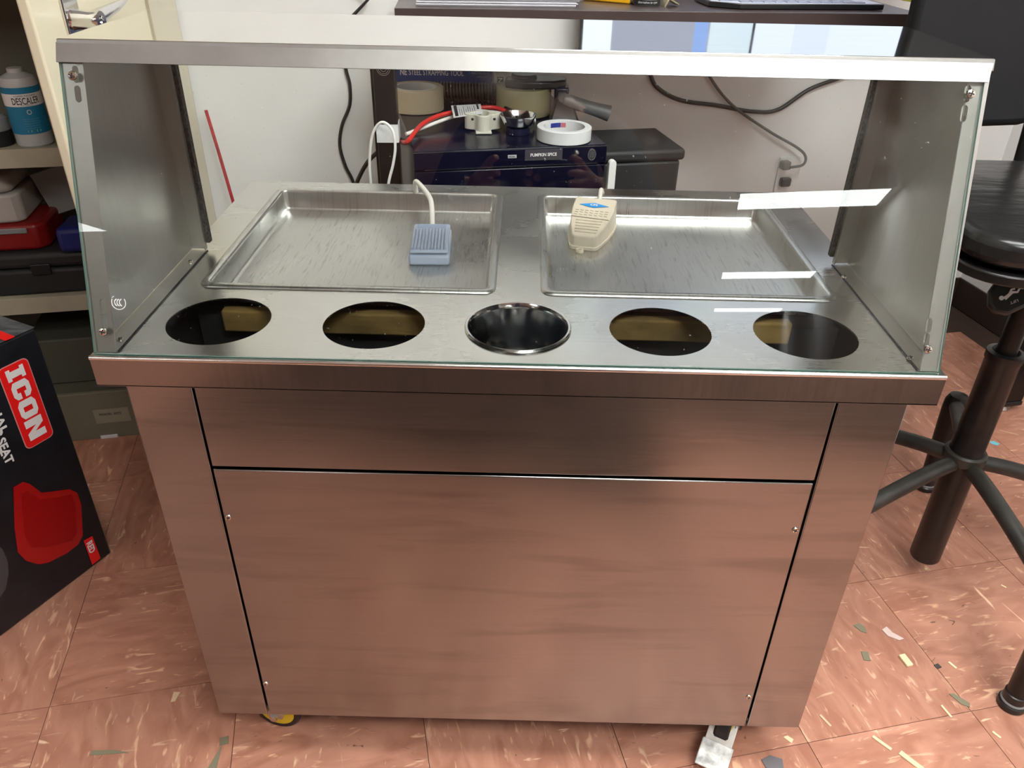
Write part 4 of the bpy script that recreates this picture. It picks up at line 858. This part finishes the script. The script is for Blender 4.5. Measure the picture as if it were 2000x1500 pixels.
# second piece of black furniture standing behind the stool: square post with a caster
pp = U(1955, 806, 2, 0); ps = thing('equipment_post', 'black square upright post on a small foot behind the stool column', 'post', (pp.x+.01, pp.y+.03, 0), TH)
MB().box(-.040, .040, -.025, .025, .030, .86).build('post', M_bkmetal, ps, bevel=.003)
MB().box(-.042, .042, -.027, .027, .016, .0295).build('end_cap', M_black, ps, bevel=.003)
MB().rev([(0, 0), (.024, 0), (.026, .004), (.02, .0155), (0, .0155)], 20).build('levelling_foot', M_zinc, ps)

# ------------------------------------------------------------------ debris on the floor
def debris(px, py, pts, h, m, name, label, cat='scrap', rz=0):
    q = U(px, py, 2, 0); o = MB().prism([(x, y) for x, y in pts], 0.0002, h).build(name, m, None, bevel=h*.2)
    o.location = (q.x, q.y, 0); o.rotation_euler = (0, 0, rz); return tag(o, label, cat, 'scraps on the tiles')
R4 = lambda a, b_: [(-a, -b_), (a, -b_), (a, b_), (-a, b_)]
Mwd = mat('pale wood chip', (.80, .66, .42), .7); Mgy = mat('grey olive flake', (.22, .20, .13), .7); Mcy = mat('cyan scrap', (.20, .62, .72), .6); Mcl = mat('crumpled clear film', (.70, .55, .50), .25, bump=1, bscale=120); Mdk = mat('dark scrap', (.05, .05, .04), .6); Mst = mat('straw flake', (.72, .52, .33), .7)
debris(1768, 1292, R4(.0065, .0125), .006, Mwd, 'wood_chip', 'pale rectangular wood chip on the tiles right of the cart', 'chip', .25)
debris(1691, 1282, R4(.0062, .010), .0015, Mgy, 'flat_flake', 'olive grey rectangular flake left of the pale wood chip', 'flake', -.1)
debris(1680, 1227, [(-.011, .006), (.002, .012), (.010, .002), (.008, -.012), (-.002, -.008)], .0015, Mgy, 'flat_flake', 'grey green flake with ragged edge near the crumpled film', 'flake')
debris(1738, 1240, [(-.012, .010), (0, .018), (.006, .004), (.022, -.010), (.012, -.014), (-.006, -.004)], .003, Mcl, 'plastic_film', 'crumpled clear plastic film on the tiles', 'film')
debris(1942, 866, [(-.011, .004), (.002, .010), (.012, -.002), (.004, -.009), (-.008, -.004)], .0012, Mcy, 'paper_scrap', 'small cyan paper scrap behind the stool', 'scrap')
debris(1875, 1368, [(-.014, .012), (-.006, .013), (.014, -.006), (.010, -.014), (-.002, -.008)], .0018, Mgy, 'flat_flake', 'long grey flake near the stool foot', 'flake')
debris(1831, 1302, R4(.005, .0045), .002, Mdk, 'crumb', 'dark green crumb on the tile joint', 'crumb', .4)
debris(1860, 1300, R4(.0022, .008), .002, Mwd, 'splinter', 'small pale splinter beside the dark green crumb', 'splinter', .5)
debris(1848, 1390, R4(.002, .012), .002, Mwd, 'splinter', 'thin pale splinter below the wood chip', 'splinter', .3)
debris(1722, 1452, R4(.0028, .016), .0025, Mwd, 'splinter', 'long pale splinter near the bottom edge right of the caster', 'splinter', .75)
debris(1780, 1488, R4(.0045, .020), .003, Mwd, 'splinter', 'thick pale splinter at the bottom edge of the picture', 'splinter', .7)
debris(1612, 1408, R4(.002, .012), .0015, Mst, 'splinter', 'pale sliver just right of the cart corner', 'splinter', .5)
debris(1946, 1436, R4(.002, .007), .002, Mwd, 'splinter', 'pale splinter at the lower right', 'splinter', .6)
debris(1808, 1112, R4(.003, .002), .002, Mwd, 'crumb', 'white crumb under the stool column', 'crumb')
debris(1960, 1146, R4(.0018, .005), .002, Mwd, 'splinter', 'pale splinter under the stool legs', 'splinter', .8)
debris(1540, 1445, [(-.008, .004), (0, .007), (.008, .0), (.003, -.007)], .002, Mwd, 'flat_flake', 'straw coloured flake by the cart bottom corner', 'flake')
debris(1508, 1492, [(-.016, .006), (.0, .014), (.018, .008), (.016, -.010), (-.012, -.008)], .002, mat('blue grey scrap', (.16, .15, .16), .6), 'flat_flake', 'blue-grey flake right of the white brake pedal', 'flake')
debris(341, 1362, [(-.005, .010), (.006, .010), (.004, -.008), (-.003, -.010)], .0012, Mst, 'flat_flake', 'pale flake on the tiles left of the cart', 'flake')
debris(423, 1478, [(-.007, -.02), (.007, -.02), (.002, .02)], .0012, Mgy, 'flat_flake', 'pointed olive flake left of the yellow-hubbed caster', 'flake')
debris(215, 1472, [(-.03, -.004), (.03, .002), (.006, .006), (-.03, .004)], .0012, Mgy, 'flat_flake', 'long dark flake at the lower left', 'flake')
debris(438, 1447, R4(.007, .007), .0012, Mgy, 'flat_flake', 'square olive flake beside the tile joint', 'flake', .3)
debris(1835, 745, [(-.01, .004), (-.004, .008), (.002, -.002), (.012, -.004), (.008, -.008), (-.002, -.006)], .003, Mdk, 'wood_curl', 'dark curl of debris on the far tiles behind the counter corner', 'scrap')
debris(1970, 845, R4(.001, .022), .001, Mst, 'thread', 'pale thread on the floor behind the stool', 'thread', 1.1)

# ------------------------------------------------------------------ the photographer (seen only mirrored in glass and steel)
def skin(name, nodes, edges, m, parent, root, sub=2, smooth_=True):
    keys = list(nodes); ix = {k: i for i, k in enumerate(keys)}
    me = bpy.data.meshes.new(name); me.from_pydata([nodes[k][0] for k in keys], [(ix[a], ix[b]) for a, b in edges], []); me.update()
    o = bpy.data.objects.new(name, me); COL.objects.link(o); me.materials.append(m)
    md = o.modifiers.new('skin', 'SKIN'); md.use_smooth_shade = True
    sv = me.skin_vertices[0].data
    for k in keys:
        r = nodes[k][1]; r = r if isinstance(r, tuple) else (r, r)
        sv[ix[k]].radius = r; sv[ix[k]].use_root = (k == root)
    ss = o.modifiers.new('sub', 'SUBSURF'); ss.levels = ss.render_levels = sub
    if parent: o.parent = parent
    return o
PXo = .06; PY = -1.13
person = thing('person', 'person in dark navy jacket holding up a phone, mirrored in the glass guard', 'person', (0, 0, 0))
def cf_(r, u, f): return CAM+r2*r+u2*u+fwd*f
def side(v, s): return (PXo+v[0]*s, v[1], v[2])
def hand(s):
    mir = (lambda r: r) if s < 0 else (lambda r: .057-r)
    C_ = lambda r, u, f: tuple(cf_(mir(r), u, f))
    p = 'L' if s < 0 else 'R'
    nd = {p+'wrist': (C_(-.115, -.085, -.085), (.024, .020)), p+'palm0': (C_(-.098, -.062, -.062), (.030, .016)), p+'palm': (C_(-.080, -.040, -.040), (.034, .014))}
    ed = [(p+'wrist', p+'palm0'), (p+'palm0', p+'palm')]
    F = {'index': [(-.072, -.008, -.030), (-.060, .012, -.012), (-.046, .019, .000)], 'middle': [(-.074, -.022, -.022), (-.060, -.012, .004), (-.040, -.013, .009)],
         'ring': [(-.074, -.038, -.020), (-.060, -.032, .006), (-.041, -.033, .010)], 'little': [(-.076, -.054, -.024), (-.062, -.052, .002), (-.047, -.052, .008)],
         'thumb': [(-.082, -.060, -.052), (-.050, -.050, -.030), (-.026, -.040, -.022)]}
    for k, pts in F.items():
        prev = p+'palm0' if k == 'thumb' else p+'palm'
        for i, q in enumerate(pts):
            nm = p+k+str(i); nd[nm] = (C_(*q), (.0095, .0085, .0075)[i]*(1.15 if k == 'thumb' else .85 if k == 'little' else 1)); ed.append((prev, nm)); prev = nm
    return nd, ed
def V3(x, y, z): return (x, y, z)
nodes = {'pelvis': ((PXo, PY, .94), (.14, .10)), 'belly': ((PXo, PY, 1.08), (.125, .09)), 'chest': ((PXo, PY+.01, 1.26), (.145, .10)), 'collar': ((PXo, PY+.01, 1.39), (.09, .07)),
         'neck': ((PXo, PY+.03, 1.455), .052), 'jaw': ((PXo, PY+.065, 1.53), (.062, .075)), 'skull': ((PXo, PY+.06, 1.61), (.074, .090)), 'crown': ((PXo, PY+.04, 1.68), (.052, .062))}
edges = [('pelvis', 'belly'), ('belly', 'chest'), ('chest', 'collar'), ('collar', 'neck'), ('neck', 'jaw'), ('jaw', 'skull'), ('skull', 'crown')]
arm = {}
for s in (-1, 1):
    p = 'L' if s < 0 else 'R'
    nd, ed = hand(s); nodes.update(nd); edges += ed
    w_ = Vector(nd[p+'wrist'][0]); el = Vector((PXo+s*.27, PY+.10, 1.07)); sh = Vector((PXo+s*.175, PY, 1.375))
    nodes[p+'shoulder'] = (tuple(sh), .052); nodes[p+'elbow'] = (tuple(el), .040); nodes[p+'forearm'] = (tuple(el.lerp(w_, .4)), .038)
    edges += [('collar', p+'shoulder'), (p+'shoulder', p+'elbow'), (p+'elbow', p+'forearm'), (p+'forearm', p+'wrist')]
    nodes[p+'hip'] = ((PXo+s*.09, PY, .86), .085); nodes[p+'knee'] = ((PXo+s*.11, PY+.01, .49), .056); nodes[p+'ankle'] = ((PXo+s*.12, PY-.02, .09), .038); nodes[p+'toe'] = ((PXo+s*.135, PY+.12, .035), (.036, .022))
    edges += [('pelvis', p+'hip'), (p+'hip', p+'knee'), (p+'knee', p+'ankle'), (p+'ankle', p+'toe')]
    arm[p] = (sh, el, w_)
M_skin = mat('skin', (.52, .27, .19), .5); M_jack = mat('navy jacket cloth', (.010, .010, .035), .8, bump=.4, bscale=20); M_jean = mat('dark jeans', (.05, .06, .10), .85); M_hair = mat('dark hair', (.02, .014, .01), .6)
skin('body', nodes, edges, M_skin, person, 'pelvis')
jn = {k: (nodes[k][0], tuple(x+.018 for x in (nodes[k][1] if isinstance(nodes[k][1], tuple) else (nodes[k][1],)*2))) for k in ('pelvis', 'belly', 'chest', 'collar')}
jn['hem'] = ((PXo, PY, .86), (.165, .125)); jn['stand'] = ((PXo, PY+.02, 1.435), .062); je = [('hem', 'pelvis'), ('pelvis', 'belly'), ('belly', 'chest'), ('chest', 'collar'), ('collar', 'stand')]
for p in 'LR':
    sh, el, w_ = arm[p]; jn[p+'s'] = (tuple(sh), .068); jn[p+'e'] = (tuple(el), .056); jn[p+'f'] = (tuple(el.lerp(w_, .4)), .052); jn[p+'w'] = (tuple(el.lerp(w_, .88)), .036)
    je += [('collar', p+'s'), (p+'s', p+'e'), (p+'e', p+'f'), (p+'f', p+'w')]
skin('jacket', jn, je, M_jack, person, 'pelvis')
tn = {'w': ((PXo, PY, .93), (.155, .115))}; te = []
for s in (-1, 1):
    p = 'LR'[s > 0]; tn[p+'h'] = ((PXo+s*.09, PY, .85), .100); tn[p+'k'] = ((PXo+s*.11, PY+.01, .49), .072); tn[p+'a'] = ((PXo+s*.12, PY-.015, .10), .058); te += [('w', p+'h'), (p+'h', p+'k'), (p+'k', p+'a')]
    skin('shoe', {'h': ((PXo+s*.12, PY-.04, .045), (.045, .040)), 'm': ((PXo+s*.127, PY+.05, .042), (.048, .036)), 't': ((PXo+s*.135, PY+.15, .035), (.044, .028))}, [('h', 'm'), ('m', 't')], M_black, person, 'm')
skin('trousers', tn, te, M_jean, person, 'w')
skin('hair', {'a': ((PXo, PY+.045, 1.635), (.082, .092)), 'b': ((PXo, PY+.03, 1.70), (.062, .070)), 'c': ((PXo, PY+.01, 1.57), (.070, .055))}, [('a', 'b'), ('a', 'c')], M_hair, person, 'a')
fy_ = PY+.150
for s in (-1, 1):
    MB().rev([(0, -.010), (.007, -.007), (.010, 0), (.007, .007), (0, .010)], 16, Matrix.Translation((PXo+s*.030, fy_-.012, 1.590))).build('eye', M_wprint, person)
    MB().rev([(0, -.022), (.012, -.012), (.014, .006), (.006, .020), (0, .022)], 12, Matrix.Translation((PXo+s*.078, PY+.05, 1.575))).build('ear', M_skin, person)
MB().tube([(PXo, fy_-.008, 1.592), (PXo, fy_+.016, 1.560), (PXo, fy_-.004, 1.553)], [.006, .011, .008], 10).build('nose', M_skin, person)
MB().tube([(PXo-.022, fy_-.012, 1.528), (PXo, fy_-.002, 1.527), (PXo+.022, fy_-.012, 1.528)], [.003, .006, .003], 8).build('mouth', mat('lips', (.45, .16, .13), .5), person)
wl = arm['L'][2]; ax = (wl-arm['L'][1]).normalized(); wc = arm['L'][1].lerp(wl, .955)
Mw = frame(wc, ax.cross(Vector((0, 0, 1))), ax.cross(ax.cross(Vector((0, 0, 1)))))
wb = MB().rev([(.026, -.010), (.030, -.010), (.030, .010), (.026, .010)], 32, Mw, closed=True).build('watch_band', M_black, person)
toG = (Vector((0, .07, .95))-wc); toG = (toG-ax*toG.dot(ax)).normalized()
Mwf = frame(wc+toG*.0305, ax, toG.cross(ax))
MB().prism(rrect(-.017, .017, -.020, .020, .008), -.003, .007, Mwf).build('watch_case', M_black, wb, bevel=.002)
MB().prism(rrect(-.0135, .0135, -.0165, .0165, .006), .007, .0078, Mwf).build('watch_face', mat('pale watch glass', (.35, .42, .45), .15), wb)
ph = thing('smartphone', 'black smartphone held up in both hands by the photographer', 'phone', (0, 0, 0))
Mph = Matrix((r2, u2, -fwd)).transposed().to_4x4(); Mph.translation = CAM
MB().prism(rrect(-.045, .102, -.060, .012, .010), .0042, .012, Mph).build('case', M_black, ph, bevel=.002)
MB().prism(rrect(-.041, .098, -.056, .008, .007), .0121, .0126, Mph).build('display', mat('phone display', (.02, .02, .02), .2, emit=(.5, .5, .5, 1)), ph)
for a, b_ in ((.018, -.012), (.018, -.034), (.036, -.023)): MB().rev([(.0085, .0040), (.0085, .001), (.006, .0008), (.006, .0016), (0, .0016)], 24, Mph@Matrix.Translation((a, b_, 0))).build('lens', M_chrome, ph)
